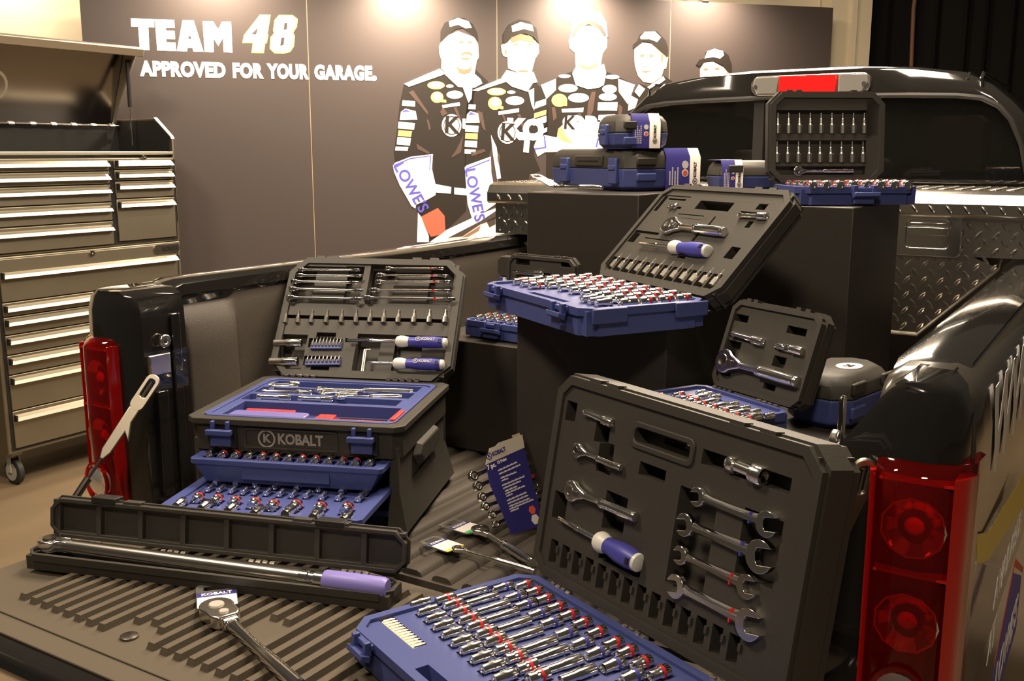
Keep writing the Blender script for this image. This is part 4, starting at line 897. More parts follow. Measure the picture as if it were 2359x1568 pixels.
M, l = along(LE, k4, (935,375), (1205,450), .0); extension(M, l, .0085, 'short chrome extension at the upper left of the small right lid')
M, l = along(LE, k4, (1325,478), (1555,530), .0); ujoint(M, l, .0085, 'chrome universal joint in the right side of the small right lid')
M, l = along(LE, k4, (880,615), (1515,800), .004); ratchet(M, l, 'chrome ratchet filling the small open lid at right', None, hr=l*.125)
# ---------------------------------------------------------------- F: topmost case on the tall right pedestal
k6 = crop(1700, 130, 659/2359)
oF = PZ(1775, 424, 1.536); YF = R(36); TF_, LF_ = frames(oF, YF, R(6))
WF, DF, LLF = .308, .215, .235; TT = 'the topmost tray'; GF = 'sockets in the topmost blue tray'
tp = []
for bd, row, y, n, r_ in (('r','back',-.05,10,.0085),('r','second',-.10,10,.0095),(None,'third',-.15,9,.0105),('r','front',-.20,8,.011)):
    tp += plan_row(TF_, None, [(.035+(WF-.07)*i/(n-1), y) for i in range(n)], .034, r_, bd, row, TT, GF, zc=.003, grow=.2)
lp = [pr(LF_,k6,310,440,1060,640,.018), pr(LF_,k6,310,690,1055,880,.018), pr(LF_,k6,310,905,1050,975,.018)]
rootF, TF_, LF_, invF = open_case('topmost open case on the tall right pedestal, lid upright with two rows of bits', oF, YF, R(6), WF, DF, .044, LLF, .045, tp, lp, latches=[(WF*.52, .06)], rim=.014)
G4 = 'bits in the topmost upright lid'
for row, (y0, y1, xs0, xs1) in enumerate(((465, 630, 330, 1043), (700, 868, 322, 1032))):
    for i in range(9):
        x = xs0+(xs1-xs0)*i/8; M, l = along(LF_, k6, (x-2, y1+6), (x, y0), -.008)
        bitsocket(M, round(l, 3), .0072, 'chrome driver bit, %s from left in %s row of topmost lid' % (ORD[i], ('upper', 'lower')[row]), G4)
M, l = along(LF_, k6, (495,945), (950,945), -.006); ratchet(M, l, 'chrome ratchet at the foot of the topmost upright lid', None, hr=l*.085)
# ---------------------------------------------------------------- G: small case low at the rear left
kg = crop(950, 480, 300/1470)
oG = Vector((-.448, .985, 1.148)); YG = R(-7.6); TG, LG = frames(oG, YG, R(4), .03)
WG, DG, LLG = .275, .150, .172; GT = 'the low rear tray'; GG = 'sockets in the low rear blue tray'
tp = []
for bd, row, y, n, r_ in ((None,'back',-.04,7,.008),('r','middle',-.075,7,.009),(None,'front',-.112,7,.0095)):
    tp += plan_row(TG, None, [(.030+(WG-.06)*i/(n-1), y) for i in range(n)], .027, r_, bd, row, GT, GG, zc=.002)
kl = crop(1060, 400, 800/2359)
lp = [pr(LG,kl,380,570,470,625,.018), pr(LG,kl,685,590,785,640,.018), pr(LG,kl,360,655,620,690,.014)]
rootG, TG, LG, invG = open_case('small open case low at the rear left, mostly hidden by the middle pedestal', oG, YG, R(4), WG, DG, .046, LLG, .034, tp, lp, lx=(.03, 0), latches=[(.115, .06)], rim=.010, ch=.018)
M, l = along(LG, kl, (372,672), (560,678), .0); extension(M, l, .008, 'chrome extension in the small lid low at the rear left')
for q in SOCKQ: socket(*q)
# ================================================================ B: black tool box with blue drawers, left of the bed
kB = crop(580, 560, 520/2359); kb2 = crop(360, 850, 720/2359); kbt = crop(560, 870, 400/2359); kbd = crop(360, 1020, 600/2359)
oB = Vector((-.769, .365, 1.034)); YB = R(21.6); TB, LB = frames(oB, YB, R(35.3))
WB, DB, LLB, HB = .482, .413, .358, .240
lp = [pr(LB,kB,470,235,1130,625,.022), pr(LB,kB,1270,220,2095,635,.022), pr(LB,kB,345,745,2060,835,.040), pr(LB,kB,240,945,530,1330,.024), pr(LB,kB,620,990,950,1100,.016), pr(LB,kB,700,930,890,1000,.022), pr(LB,kB,570,1175,930,1290,.016), pr(LB,kB,640,1280,820,1345,.02), pr(LB,kB,1130,945,2040,1350,.020), pr(LB,kB,1000,990,1200,1040,.010), pr(LB,kB,470,250,600,620,.042), pr(LB,kB,1010,240,1130,620,.042), pr(LB,kB,1270,250,1440,640,.042), pr(LB,kB,1880,230,2090,640,.042), pr(LB,kB,240,950,380,1330,.042), pr(LB,kB,1510,960,1740,1345,.042), pr(LB,kB,1130,960,1290,1340,.036)]
lp += [(*pr(LB,kB,610,260,950,610,0)[:4], -.0001)] if 0 else []
rootB, TB, LB, invB = open_case('black tool box with upright lid and two blue drawers pulled out, left in bed', oB, YB, R(35.3), WB, DB, 0, LLB, .05, lp and [], lp, rim=.018, ch=.045, cat='tool box', group=None, lx=(-.005, .008))
rootB.name = 'drawer_tool_box'
F_ = invB @ TB
m = MB()
m.ring(chrect(-.014, -DB-.014, WB+.014, .012, .02), chrect(.012, -DB+.012, WB-.012, -.012, .015), -.014, 0)
m.ring(chrect(-.006, -DB-.004, WB+.006, .006, .02), chrect(.020, -DB+.020, WB-.020, -.02, .015), -.076, -.014)
m.box(.0, -.02, -HB, WB, .004, -.07)
for x, s in ((0, 1), (WB, -1)):
    m.loft([[(x, -DB+.002, z_a), (x+s*.024, -DB+.002, z_a), (x+s*.024, .0, z_a), (x, .0, z_a)] if k else [(x-s*.022, -DB-.022, z_a), (x+s*.024, -DB-.022, z_a), (x+s*.024, .006, z_a), (x-s*.022, .006, z_a)] for k, z_a in ((0, -HB), (1, -.15), (2, -.05))])
m.box(.02, -DB+.03, -HB, WB-.02, -.01, -HB+.006)
m.build('body', BLK, rootB, F_, bevel=.002)
m = MB(); m.ring(rrect(.125, -.066, .345, -.020, .006), rrect(.130, -.062, .340, -.024, .005), -.001, .003); m.build('name_plate', BLK, rootB, F_ @ T(0, -DB-.004, 0) @ RX(R(90)))
m = MB(); logo(m, .155, T(.235, -.043, .001)); o = m.build('lettering', mat('silver_print', (.55, .52, .46), .35, .6), rootB, F_ @ T(0, -DB-.004, 0) @ RX(R(90)))
m = MB(); m.loft([[(y, z, 0) for y, z in ((-.29,-.07),(-.13,-.07),(-.10,-.10),(-.13,-.125),(-.27,-.135),(-.31,-.10))], [(y, z, .02) for y, z in ((-.28,-.078),(-.14,-.078),(-.115,-.10),(-.14,-.115),(-.265,-.122),(-.295,-.10))]]); m.build('side_handle', BLK, rootB, F_ @ FR((WB, 0, 0), (0, 1, 0), (0, 0, 1), (1, 0, 0)), bevel=.003)
m = MB(); m.prism([(-.32, -.215), (-.30, -.15), (-.12, -.14), (-.09, -.20)], 0, .003); m.build('side_recess', BLKD, rootB, F_ @ FR((WB, 0, 0), (0, 1, 0), (0, 0, 1), (1, 0, 0)))
for x in (.075, .405):
    m = MB(); m.box(-.030, -.03, -.034, .030, -.015, -.022); m.box(-.024, -.018, -.062, .024, -.004, -.030); m.box(-.022, -.02, -.024, -.014, -.005, -.004); m.box(.014, -.02, -.024, .022, -.005, -.004)
    m.build('latch', BLU, rootB, F_ @ T(x, -DB-.004), bevel=.0018)
    m = MB(); m.box(-.034, -.006, -.068, .034, -.002, -.012); m.build('latch_recess', BLKD, rootB, F_ @ T(x, -DB-.002))
for x in (.09, .37):
    m = MB()
    for k in range(5): m.lathe([(0, 0), (0, .006), (.012, .006), (.012, 0)], 8, M=T(x-.045+k*.019, .004, .002))
    m.build('hinge', DKS, rootB, F_)
# top tray
tp = [(.04, -.09, WB-.05, -.03, .02), (.03, -.16, WB-.05, -.10, .016), (.03, -.235, WB-.06, -.175, .016), (.05, -.39, WB-.04, -.25, .03)]
m = MB(); m.slab(.018, -DB+.018, WB-.018, -.018, -.003, -.066, tp); m.ring(chrect(.014, -DB+.014, WB-.014, -.014, .015), chrect(.026, -DB+.026, WB-.026, -.026, .015), -.01, .001); m.build('top_tray', BLU, rootB, F_, bevel=.0012)
G5 = 'chrome tools in the top tray of the drawer box'; ZT = -.004
for i, (p, q, l_) in enumerate((((1050,160),(2310,190),'rearmost'), ((1110,212),(1560,215),'middle'), ((1330,255),(2160,262),'front'))):
    M, l = along(TB, kbt, p, q, ZT); ratchet(M, l, 'chrome ratchet, %s of three in the top tray of the drawer box' % l_, G5, hr=.017)
for i, (p, q, r_, l_) in enumerate((((355,120),(765,105),.013,'thick one at rear left'), ((265,185),(930,205),.008,'long one at left'), ((190,250),(640,268),.009,'front left one'), ((750,272),(1210,290),.008,'front middle one'))):
    M, l = along(TB, kbt, p, q, ZT); extension(M, l, r_, 'chrome extension, %s in the drawer box top tray' % l_, G5)
# red hex key holder and blue pouch in the front bay
t = thing('hex_key_holder', 'red plastic hex key holder in the top tray of the drawer box', 'key holder', TB @ T(loc(TB, *kbt(1530, 520)).x, -.345, -.030))
m = MB(); m.box(-.10, -.032, 0, .10, -.006, .022); m.box(.088, -.034, 0, .100, .045, .036); m.box(-.10, -.032, 0, -.06, .035, .020); m.build('holder', REDP, t, bevel=.002)
m = MB(); text(m, 'Metric', .016, T(.03, -.020, .0225), 0, .0006, .0003); text(m, '10', .02, T(.076, -.020, .0225), 0, .001, .0003); m.build('lettering', PAPER, t)
for i in range(5):
    m = MB(); m.tube([(-.05, -.002+i*.008, .012), (.075, -.002+i*.008, .012), (.082, -.002+i*.008, .020)], .0022, 6); m.build('hex_key', BLKD, t)
t = thing('hex_key_set', 'lavender blue folded key set beside the red holder in the top tray', 'key set', TB @ T(.145, -.345, -.030))
m = MB(); m.prism(rrect(-.085, -.034, .100, .026, .012), 0, .024); m.build('case', mat('lavender_plastic', (.14, .12, .34), .35), t, bevel=.003)
m = MB(); m.box(-.06, .024, .008, .06, .036, .026); m.build('edge_clip', REDP, t, bevel=.002)
# drawers
DT = 'the lower drawer'
def drawer_b(zt, zb, out, pk, rows=True):
    y0 = -DB-out; m = MB()
    x0, x1 = .030, WB-.030; fy = min(y0, -DB-.002)
    m.ring(chrect(x0-.012, fy, x1+.012, -.03, .008), chrect(x0+.012, fy+.014, x1-.012, -.045, .006), zt-.012, zt)
    m.loft([[(x0+.02, fy+.016, zb), (x1-.02, fy+.016, zb), (x1-.02, -.04, zb), (x0+.02, -.04, zb)], [(x0-.002, fy+.004, zt-.012), (x1+.002, fy+.004, zt-.012), (x1+.002, -.036, zt-.012), (x0-.002, -.036, zt-.012)]])
    m.slab(x0+.011, fy+.013, x1-.011, -.044, zt-.004, zt-.013, pk)
    o = m.build('drawer', BLU, rootB, F_, bevel=.0015)
    m = MB(); m.box(.14, fy+.0045, zb+.014, WB-.14, fy+.012, zt-.018); m.build('finger_grip', BLU, o)
    return o
TBz = lambda z: TB @ T(0, 0, z)
z1, z2 = -.080, -.142; out1, out2 = .062, .205
pk1 = []
for i in range(13):
    x = .055+i*(WB-.11)/12; pk1.append((x-.011, -DB-out1+.022, x+.011, -DB-out1+.052, .008))
    SOCKQ.append((TBz(z1) @ T(x, -DB-out1+.051, .004) @ RZ(R(-90)), .030, .0088, BM_['r' if i % 3 else None], '%s, %s from left in the upper drawer of the tool box' % (KIND['r' if i % 3 else None], ORD[i]), 'sockets in the upper drawer'))
TD2 = TBz(z2)
GB = 'sockets in the lower drawer'
pk2 = plan_row(TD2, kbd, [(215,548),(440,570),(680,592),(915,620),(1195,622),(1445,650),(1715,682)], .034, .0098, None, 'front', DT, GB, zc=.003, grow=.2)
pk2 += plan_row(TD2, kbd, [(375,497),(545,515),(705,535),(885,548),(1052,570),(1258,572),(1482,592),(1722,602)], .030, .0112, 'r', 'second', DT, GB, zc=.003, grow=.15)
pk2 += plan_row(TD2, kbd, [(488,405),(588,410),(698,418),(803,430),(908,432),(1012,440),(1132,448),(1243,458),(1372,462),(1512,475),(1662,482),(1842,492)], .026, .0070, None, 'third', DT, GB, zc=.003, grow=.15)
pk2 += plan_row(TD2, kbd, [(555,352),(735,362),(915,370),(1090,388),(1285,398),(1482,408),(1692,428),(1900,442)], .024, .0078, 'r', 'back', DT, GB, zc=.003)
drawer_b(z1, z1-.056, out1, pk1); drawer_b(z2, z2-.048, out2, pk2); drawer_b(-.196, -.236, .004, [])
for q in SOCKQ[len(SOCKQ)-len(pk1)-len(pk2):]: socket(*q)
# things held in the lid
GW = 'wrenches in the lid of the drawer box'
WL_ = [((520,275),(1095,280)), ((508,335),(1115,342)), ((450,398),(1075,410)), ((430,475),(1120,492)), ((405,565),(1105,582)), ((1425,262),(1975,264)), ((1340,330),(2015,342)), ((1330,402),(2045,402)), ((1275,488),(2040,495)), ((1205,568),(2080,582))]
for i, (p, q) in enumerate(WL_):
    M, l = along(LB, kB, p, q, .004)
    comb_wrench(M @ RX(R(-62)), l, .0105+.0008*(i % 5), RED if i > 4 else None, 'chrome wrench, %s from top in %s half of drawer box lid' % (ORD[i % 5], 'left' if i < 5 else 'right'), GW)
for i, (x0, x1) in enumerate(((365,345),(492,476),(637,616),(797,771),(947,932),(1097,1086),(1246,1230),(1387,1376),(1541,1526),(1702,1690),(1863,1851),(2030,2016))):
    M, l = along(LB, kB, (x1, 832), (x0, 695), -.002); bitsocket(M, round(l, 3), .0062+.0002*i, 'steel bit socket, %s from left in the drawer box lid' % ORD[i], 'bit sockets in the drawer box lid')
for p, q, r_, l_ in (((235,1040),(522,1042),.011,'upper'), ((190,1235),(478,1237),.0125,'lower')):
    M, l = along(LB, kB, p, q, .0); t = socket(M, round(l, 3), r_, None, '%s deep chrome socket at the left of the drawer box lid' % l_, 'deep sockets in the drawer box lid')
for p, q, up, l_ in (((622,1085),(942,1085),990,'upper'), ((565,1255),(932,1252),1180,'lower')):
    M, l = along(LB, kB, p, q, -.006); a_ = loc(LB, *kB(p[0], p[1])); b_ = loc(LB, *kB(p[0]+20, up)); h = b_.y-a_.y
    t = thing('bit_rack', '%s blue rack of screwdriver bits in the drawer box lid' % l_, 'bit rack', M, 'bit racks in the drawer box lid')
    m = MB(); m.box(0, -.008, -.006, l, h*.42, .008)
    m.build('rack', BLU, t, bevel=.001)
    for i in range(9):
        x = l*(i+.5)/9; m = MB(); m.lathe([(0, 0), (0, .0032), (h*.45, .0032), (h*.62, .0017), (h*.95, .0013), (h*.95, 0)], 8, M=T(x, 0, .0095) @ RZ(R(84))); m.build('bit', CHRS, t)
for p, c_, q, r_, l_ in (((1000,1010),(1508,1030),(2042,1045),.0155,'upper longer'), ((1210,1250),(1482,1258),(2012,1272),.0155,'lower stubby')):
    a_, b_, e_ = (loc(LB, *kB(*v), .006) for v in (p, c_, q)); M = LB @ T(a_.x, a_.y, .008) @ RZ(math.atan2(e_.y-a_.y, e_.x-a_.x))
    screwdriver(M, (b_-a_).length, (e_-a_).length, r_, '%s blue handled screwdriver in the drawer box lid' % l_, 'screwdrivers in the drawer box lid', True, -8)
for i, x in enumerate((1165, 1185)):
    a_ = loc(LB, *kB(x, 1090)); b_ = loc(LB, *kB(x-35, 1345)); m = MB(); m.tube([(a_.x+.012, a_.y, -.012), (a_.x, a_.y, -.012), (b_.x, b_.y, -.012)], .0022, 6); o = m.build('hex_key', CHRS); o.matrix_world = LB
    tag(o, '%s thin hex key standing beside the lower screwdriver in box lid' % ('left', 'right')[i], 'hex key', 'hex keys in the drawer box lid')
# ================================================================ torque wrench in its long case on the tailgate
FTg = FZ+.016
oC = Vector((-.710, -.331, FTg+.036)); YC = R(17.46); TC, LC = frames(oC, YC, R(7)); WC, DC, LLC = .788, .078, .082
k0 = crop(0, 1100, 960/2359)
tp = [(.05, -.060, WC-.06, -.016, .022), (.60, -.066, WC-.014, -.012, .026), (.014, -.066, .11, -.012, .026)]
lp = [(.02+i*.098, .012, .107+i*.098, LLC-.012, .014) for i in range(8)]
rootC, TC, LC, invC = open_case('long black torque wrench case standing open across the tailgate', oC, YC, R(7), WC, DC, .036, LLC, .022, tp, lp, rim=.008, ch=.022, tray_mat=BLK, group=None)
rootC.name = 'torque_wrench_case'
m = MB(); m.box(.10, LLC-.004, -.03, .155, LLC+.010, .002); m.build('catch', BLKD, rootC, invC @ LC, bevel=.002)
m = MB(); m.box(.60, LLC-.004, -.03, .66, LLC+.008, .002); m.build('catch', BLKD, rootC, invC @ LC, bevel=.002)
a_ = loc(TC, *k0(290, 372), .004); e_ = loc(TC, *k0(2195, 625), .004); s1 = loc(TC, *k0(395, 385), .004); s2 = loc(TC, *k0(1700, 562), .004); s3 = loc(TC, *k0(1830, 585), .004)
M = TC @ T(a_.x, a_.y, .004) @ RZ(math.atan2(e_.y-a_.y, e_.x-a_.x)); dx = lambda v: (v-a_).length
t = thing('torque_wrench', 'long chrome torque wrench with lavender blue grip lying in its black case', 'torque wrench', M)
m = MB(); m.lathe([(dx(s1)-.01, 0), (dx(s1)-.01, .0140), (dx(s2), .0140), (dx(s2), 0)], 20); m.build('shaft', CHRS, t)
m = MB(); m.prism([(.026*math.cos(R(a)), .026*math.sin(R(a))) for a in range(30, 331, 20)]+[(.034, -.012), (dx(s1), -.011), (dx(s1), .011), (.034, .012)], -.012, .012); m.build('head', CHR, t, bevel=.003)
m = MB(); m.lathe([(0, 0), (0, .016), (.003, .015), (.003, 0)], 20, M=T(0, 0, .012) @ RY(R(-90))); m.build('drive_plate', DKS, t)
m = MB(); m.prism([(.005, -.004), (.05, -.003), (.05, .004), (.005, .005)], .012, .018); m.build('selector', CHR, t, bevel=.001)
m = MB(); x = dx(s2); y = dx(s3); m.lathe([(x, 0), (x, .0155), (x+(y-x)*.35, .0155), (x+(y-x)*.4, .0135), (x+(y-x)*.6, .0135), (x+(y-x)*.65, .016), (y+.004, .016), (y+.004, 0)], 20); m.build('collar', CHR, t)
m = MB(); z = dx(e_); m.lathe([(y, 0), (y, .0180), (y+.004, .0195), (z-.008, .0195), (z, .016), (z, 0)], 24); g = m.build('grip', LAV, t); g['label'] = 'lavender blue grip'
# ================================================================ loose ratchets with hang tags
def hang_tag(t, M, w_, h_, card0, card1, strip=None):
    m = MB(); m.ring(rrect(-w_/2, 0, w_/2, h_, .012), rrect(-w_*.32, h_*.72, w_*.32, h_*.90, .005), 0, .002); m.build('hang_tag', CLEAR, t, M)
    m = MB(); m.prism(rrect(-w_*.48, h_*card0, w_*.48, h_*card1, .002), .002, .003); c = m.build('card', PAPER, t, M)
    m = MB(); m.box(-w_*.48, h_*(card1-.16), .003, w_*.48, h_*card1, .0034); m.build('card_band', CARD, c)
    m = MB(); text(m, 'KOBALT', w_*.20, T(0, h_*(card1-.08), .0036), 0, .0004, .0002)
    m.build('card_lettering', PAPER, c)
    if strip:
        m = MB(); m.box(-w_*.48, h_*card0, .003, w_*.48, h_*(card0+.10), .0034); m.build('card_strip', strip, c)
kf = crop(380, 1320, 440/2359)
P0 = PZ(*kf(640, 440), FTg+.020); P1 = PZ(*kf(1560, 1330), FTg+.014); d = (P1-P0); ang = math.atan2(d.y, d.x)
M = T(*P0) @ RZ(ang); M[2][3] = FTg+.017
t = thing('flex_ratchet_wrench', 'chrome flex-head ratchet with hang tag lying on the ribbed tailgate mat', 'ratchet', M)
m = MB(); m.prism([(.032*math.cos(R(a)), .031*math.sin(R(a))) for a in range(60, 301, 20)]+[(.040, -.027), (.054, -.018), (.054, .018), (.040, .027)], -.012, .012); m.build('head', CHRS, t, bevel=.003)
m = MB(); m.lathe([(0, 0), (0, .014), (.002, .013), (.002, .009), (.001, 0)], 20, M=T(0, 0, .012) @ RY(R(-90))); m.build('drive_plate', GREY, t)
m = MB(); m.lathe([(0, 0), (0, .009), (.002, .008), (.002, 0)], 16, M=T(.034, 0, .012) @ RY(R(-90))); m.build('selector', GREY, t)
m = MB(); m.lathe([(-.014, 0), (-.014, .011), (.014, .011), (.014, 0)], 16, M=T(.060, 0) @ RZ(R(90))); m.box(.058, -.008, -.008, .085, .008, .008); m.build('flex_joint', CHR, t, bevel=.002)
m = MB(); m.lathe([(.080, 0), (.080, .0115), (.10, .0095), (.20, .0100), (.215, .012), (.33, .0125), (.34, 0)], 16); m.build('handle', CHR, t)
hang_tag(t, T(-.022, .010, -.008) @ RZ(R(90)) @ RZ(R(-20)), .074, .112, .05, .62)
k8 = crop(900, 980, 420/1733)
def loose(p, q, tagp, label, L_, strip, tw, th_, hr, ZB, card=(.05, .62)):
    A = PZ(*k8(*p), ZB); B = PZ(*k8(*q), ZB); d = B-A; M = T(*A) @ RZ(math.atan2(d.y, d.x))
    t = ratchet(M, d.length, label, 'ratchets with hang tags', hr=hr)
    C = M.inverted() @ PZ(*k8(*tagp), ZB); a = math.atan2(C.y, C.x)
    hang_tag(t, T(0, 0, -hr*.28) @ RZ(a-R(90)) @ T(0, hr*.4), tw, th_, *card, strip)
    return t
loose((850, 990), (1350, 1300), (640, 930), 'chrome ratchet with green-marked hang tag on the bed floor', .2, GREEN, .058, .095, .021, FZ+.022)
loose((640, 1170), (1370, 1385), (330, 1060), 'slim chrome ratchet with yellow-marked hang tag on the bed floor', .2, YEL, .052, .090, .014, FZ+.020, (.0, .70))
# ================================================================ carton with a fan of wrenches, leaning on the middle pedestal
pa, pb_ = PZ(1174, 1232, FZ+.012), PZ(1246, 1206, FZ+.012); uu = (pb_-pa); uu.z = 0; uu.normalize(); bb = Vector((-uu.y, uu.x, 0)); tv = Vector((0, 0, 1))*math.cos(R(24))+bb*math.sin(R(24))
KC = FR(pa, uu, tv, uu.cross(tv))
def kp(x, y): p = loc(KC, *k8(x, y)); return (p.x, p.y)
t = thing('wrench_carton', 'blue and silver wrench set carton leaning upright between the bed tool boxes', 'carton', KC)
QL = [kp(1150,1035), kp(1420,955), kp(1425,830), kp(1270,205), kp(905,370), kp(945,560)]
m = MB(); m.prism(QL, -.0012, 0); c = m.build('front_card', CARD, t)
m = MB(); m.prism([kp(903,372), kp(1272,208), kp(1250,85), kp(1030,160), kp(995,195), kp(940,215)], -.0010, .0004); m.build('top_band', mat('silver_card', (.62, .57, .48), .4), t)
q0, q1 = kp(1270,205), kp(1425,830)
m = MB(); m.loft([[(*kp(1252,88), 0), (*kp(1272,208), 0), (*kp(1425,830), 0)], [(*kp(1300,70), -.004), (*kp(1320,215), -.004), (*kp(1432,830), -.004)]]) if 0 else m.loft([[(q0[0], q0[1]+.035, -.0005), (q0[0]+.001, q0[1]+.035, -.03), (q1[0]+.001, q1[1], -.03), (q1[0], q1[1], -.0005)], [(q0[0]-.001, q0[1]+.035, -.0005), (q0[0], q0[1]+.035, -.03), (q1[0], q1[1], -.03), (q1[0]-.001, q1[1], -.0005)]])
m.build('side_card', mat('kraft_card', (.30, .22, .13), .7), t)
ca = math.atan2(kp(1270,205)[1]-kp(905,370)[1], kp(1270,205)[0]-kp(905,370)[0])
m = MB(); c0 = kp(1000, 260); logo(m, .062, T(*c0, .0006) @ RZ(ca)); m.build('brand_lettering', CARD, t)
m = MB(); text(m, '7 pc.', .014, T(*kp(958,385), .0004) @ RZ(ca), 0, .0006, .0002); text(m, '12 Point', .009, T(*kp(1055,335), .0004) @ RZ(ca), 0, .0004, .0002)
for (xa, ya, xb, yb) in ((1020,430,1205,345),(1030,462,1235,370),(1045,500,1200,440),(1055,525,1120,500),(1060,570,1275,480),(1070,598,1240,525),(1085,625,1205,575),(1090,650,1280,570),(1100,672,1160,648),(1105,715,1295,632),(1115,742,1310,660),(1125,770,1325,690),(1130,795,1360,700),(1140,815,1220,785)):
    A, B = Vector(kp(xa, ya)), Vector(kp(xb, yb)); d = B-A; a = math.atan2(d.y, d.x); n = int(d.length/.004)
    for i in range(n): m.box(i*d.length/n, -.0014, 0, (i+.72)*d.length/n, .0014+.0006*(i % 3), .0003, 0, T(A.x, A.y, 0) @ RZ(a))
m.build('small_print', PAPER, t)
m = MB(); m.prism(ell(*kp(1345,800), .0105, n=6), 0, .0004); m.build('red_mark', INKR, t)
m = MB(); m.prism(ell(*kp(1375,890), .0125, n=6), 0, .0004); m.build('white_mark', PAPER, t)
for i, (p, q) in enumerate((((820,470),(1515,165)), ((862,565),(1500,290)), ((905,670),(1488,428)), ((935,760),(1455,560)), ((1000,838),(1445,640)), ((1035,930),(1440,705)))):
    A, B = Vector(kp(*p)), Vector(kp(*q)); d = B-A
    comb_wrench(KC @ T(A.x, A.y, -.014) @ RZ(math.atan2(d.y, d.x)), d.length, .0125-.0006*i, RED, 'chrome wrench, %s from the top sticking out of the blue carton' % ORD[i], 'wrenches in the blue carton')
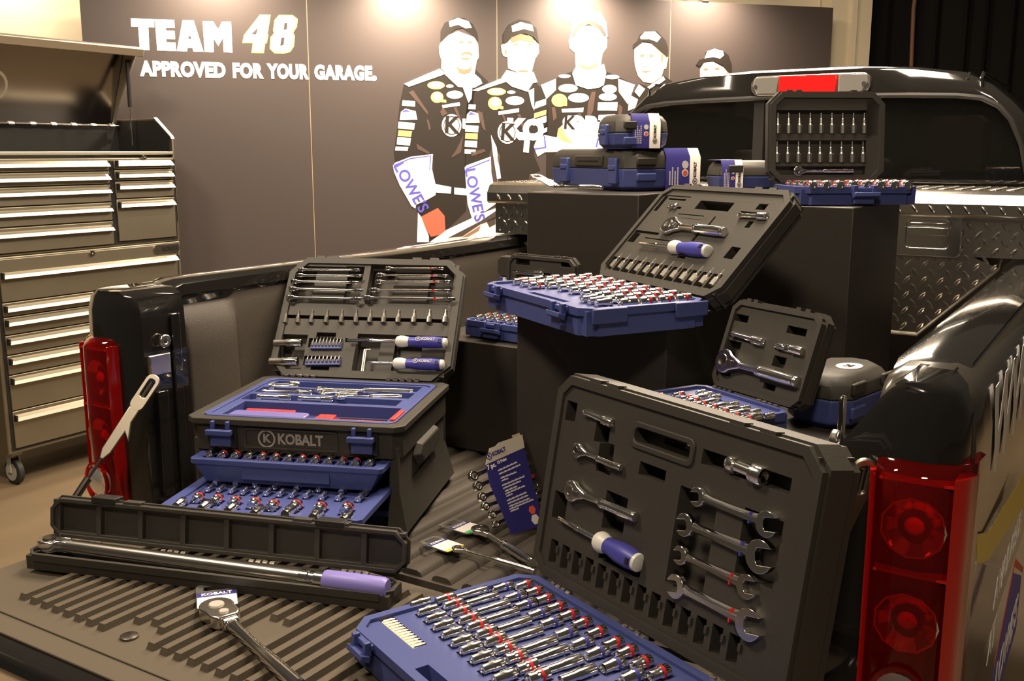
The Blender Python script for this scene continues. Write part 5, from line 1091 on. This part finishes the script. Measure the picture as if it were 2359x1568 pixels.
# ================================================================ closed cases
def closed_case(label, C, ang, L, D, H, split=.55, latches=(), handle=None, sleeve=None, top=None, group='closed tool cases', emb=None, lt=None):
    # C: nearest bottom corner; front face runs from C away at angle ang+90, end face from C at angle ang
    e = Vector((math.cos(ang), math.sin(ang), 0)); f = Vector((-math.sin(ang), math.cos(ang), 0))
    M = FR(C, e, f, (0, 0, 1)); t = thing('closed_tool_case', label, 'tool case', M @ T(D/2, L/2, 0), group); I = T(-D/2, -L/2, 0); zs = H*split; c = min(.03, H*.3)
    m = MB(); rr = lambda g, cc: chrect(g, g, D-g, L-g, cc)
    m.loft([[(x, y, z) for x, y in rr(g, c)] for z, g in ((0, .016), (.012, .004), (zs, .0))]); m.build('base_shell', BLU, t, I, bevel=.003)
    m = MB(); m.loft([[(x, y, z) for x, y in rr(g, c)] for z, g in ((zs+.001, .0), (H-.022, .004), (H-.006, .014), (H, .024))]); m.build('lid_shell', top or BLK, t, I, bevel=.003)
    for y in ((.12,) if sleeve else (.12, .70)):
        for z0, z1, mt, nm in ((zs-.035, zs-.012, BLU, 'base_pad'), (zs+.012, zs+.034, BLK, 'lid_pad')):
            if z0 < .01 or z1 > H-.012: continue
            m = MB(); m.loft([[(x, -.005 if k else .004, z) for x, z in ((D*(y-.02), z0), (D*(y+.22), z0), (D*(y+.22), z1), (D*(y-.02), z1))] for k in (0, 1)]); m.build(nm, mt, t, I, bevel=.003)
    for y in latches:
        m = MB(); m.box(-.010, y-.022, zs-H*.36, .004, y+.022, zs+H*.26); m.box(-.014, y-.018, zs-.004, -.008, y+.018, zs+.012); m.build('latch', BLU, t, I, bevel=.003)
    if handle:
        m = MB(); m.box(-.004, handle[0], zs+.006, .004, handle[1], H-.02); m.build('grip', BLK, t, I, bevel=.004)
        m = MB(); m.box(-.0055, handle[0]+.02, zs+.020, .003, handle[1]-.02, H-.032); m.build('grip_recess', BLKD, t, I, bevel=.003)
    if sleeve:
        s0, s1, sb = sleeve; m = MB(); q = .0022
        P = [(-q, q), (-q, H-.018), (-q+.016, H+q)]
        m.loft([[(x, -q, 0), (x, -q, H-.024), (x, .014, H+q), (x, L*.8, H+q), (x, L*.8, H+.0006), (x, .018, H+.0006), (x, -.0005, H-.026), (x, -.0005, 0)] for x in (s0, s1)]); s = m.build('sleeve', CARD, t, I)
        m = MB(); m.loft([[(x, -q-.0006, 0), (x, -q-.0006, H-.0245), (x, .0135, H+q+.0006), (x, L*.8, H+q+.0006), (x, L*.8, H+q), (x, -q, 0)] for x in (sb, s1)]); m.build('sleeve_band', PAPER, s)
        FM_ = RX(R(90)); m = MB(); logo(m, H*.55, FM_ @ T((sb+s1)/2, H*.42, q+.0008) @ RZ(R(90))); m.build('sleeve_lettering', INK, s)
        m = MB(); sp = sb-s0
        for j in range(4):
            for i in range(7+2*(j % 2)): m.box(s0+sp*(.14+.11*j), -q-.0008, H*.14+i*.006, s0+sp*(.19+.11*j), -q, H*.14+i*.006+.0045)
        for zc, mt in ((.62, 0), (.42, 0)): m.prism(ell(s0+sp*.80, H*zc, sp*.14, n=8), q, q+.0008, 0, FM_)
        m.build('sleeve_print', PAPER, s)
        m = MB(); m.prism(ell(s0+sp*.80, H*.42, sp*.10, n=6), q+.0008, q+.0014, 0, FM_); m.build('sleeve_mark', INKR, s)
    if emb:
        m = MB(); m.prism(ell(emb[0], emb[1], .032, .024, 24), H, H+.0016); m.build('emblem_disc', PAPER, t, I); m = MB(); text(m, 'K', .028, T(emb[0], emb[1], H+.002) @ RZ(R(90)), 0, .001, .0004); m.build('emblem_letter', BLKD, t, I)
    return t
C1 = PZ(1447, 441, 1.5035)
closed_case('long closed black and blue case on the rear pedestals, under a smaller one', C1, R(60), .48, .29, .125, .52, latches=(.075, .36), handle=(.14, .30), sleeve=(.135, .265, .225))
HC = 1.5035+.125
cc = Vector((C1.x, C1.y, HC+.001)) + Vector((-.10, .10, 0)); C2 = PZ(1421, 341, HC) if False else hitpl(1423, 341, (0, C1.y+.10, 0), (-.53, .848, 0)); C2.z = HC+.0015
closed_case('small closed black and blue case stacked on the long one', C2, R(48), .20, .175, .100, .45, latches=(.10,), sleeve=(.045, .135, .100))
C3 = hitpl(1662, 440, (0, 1.42, 0), (0, 1, 0)); C3.z = 1.5035
closed_case('small closed case with blue sleeve beside the topmost case', C3, R(40), .17, .19, .090, .48, sleeve=(.0, .065, .042))
C4 = PZ(1945, 1000, 1.1015)
closed_case('closed black and blue case with white oval mark on top, right side of the bed', C4, R(78), .14, .22, .105, .55, top=None, emb=(.11, .05))
# small closed case standing behind the low rear one
t = thing('closed_tool_case', 'small closed case standing on edge behind the low rear open case', 'tool case', T(-.415, 1.0555, 1.0995), 'closed tool cases')
FX = RX(R(90))
m = MB(); m.prism(chrect(-.062, 0, .062, .150, .006), -.015, .015, 0, FX); m.build('base_shell', BLU, t, bevel=.003)
m = MB(); m.prism(chrect(-.064, .151, .064, .212, .012), -.016, .016, 0, FX); m.build('lid_shell', BLK, t, bevel=.003)
m = MB(); text(m, '84', .020, FX @ T(-.035, .140, .0156), 0, .001, .0004); m.build('lettering', PAPER, t)
# packed ratchet lying on the left rear pedestal
A = PY(1285, 421, 1.13); B = PY(1388, 436, 1.115); A.z = B.z = 1.503+.016; d = B-A
t = ratchet(T(*A) @ RZ(math.atan2(d.y, d.x)), d.length, 'chrome ratchet in a clear hang pack lying on the left rear pedestal', None, hr=.016)
hang_tag(t, T(0, 0, -.006) @ RZ(R(90)) @ RX(R(24)) @ T(0, .012, 0), .055, .085, .0, .50, YEL)
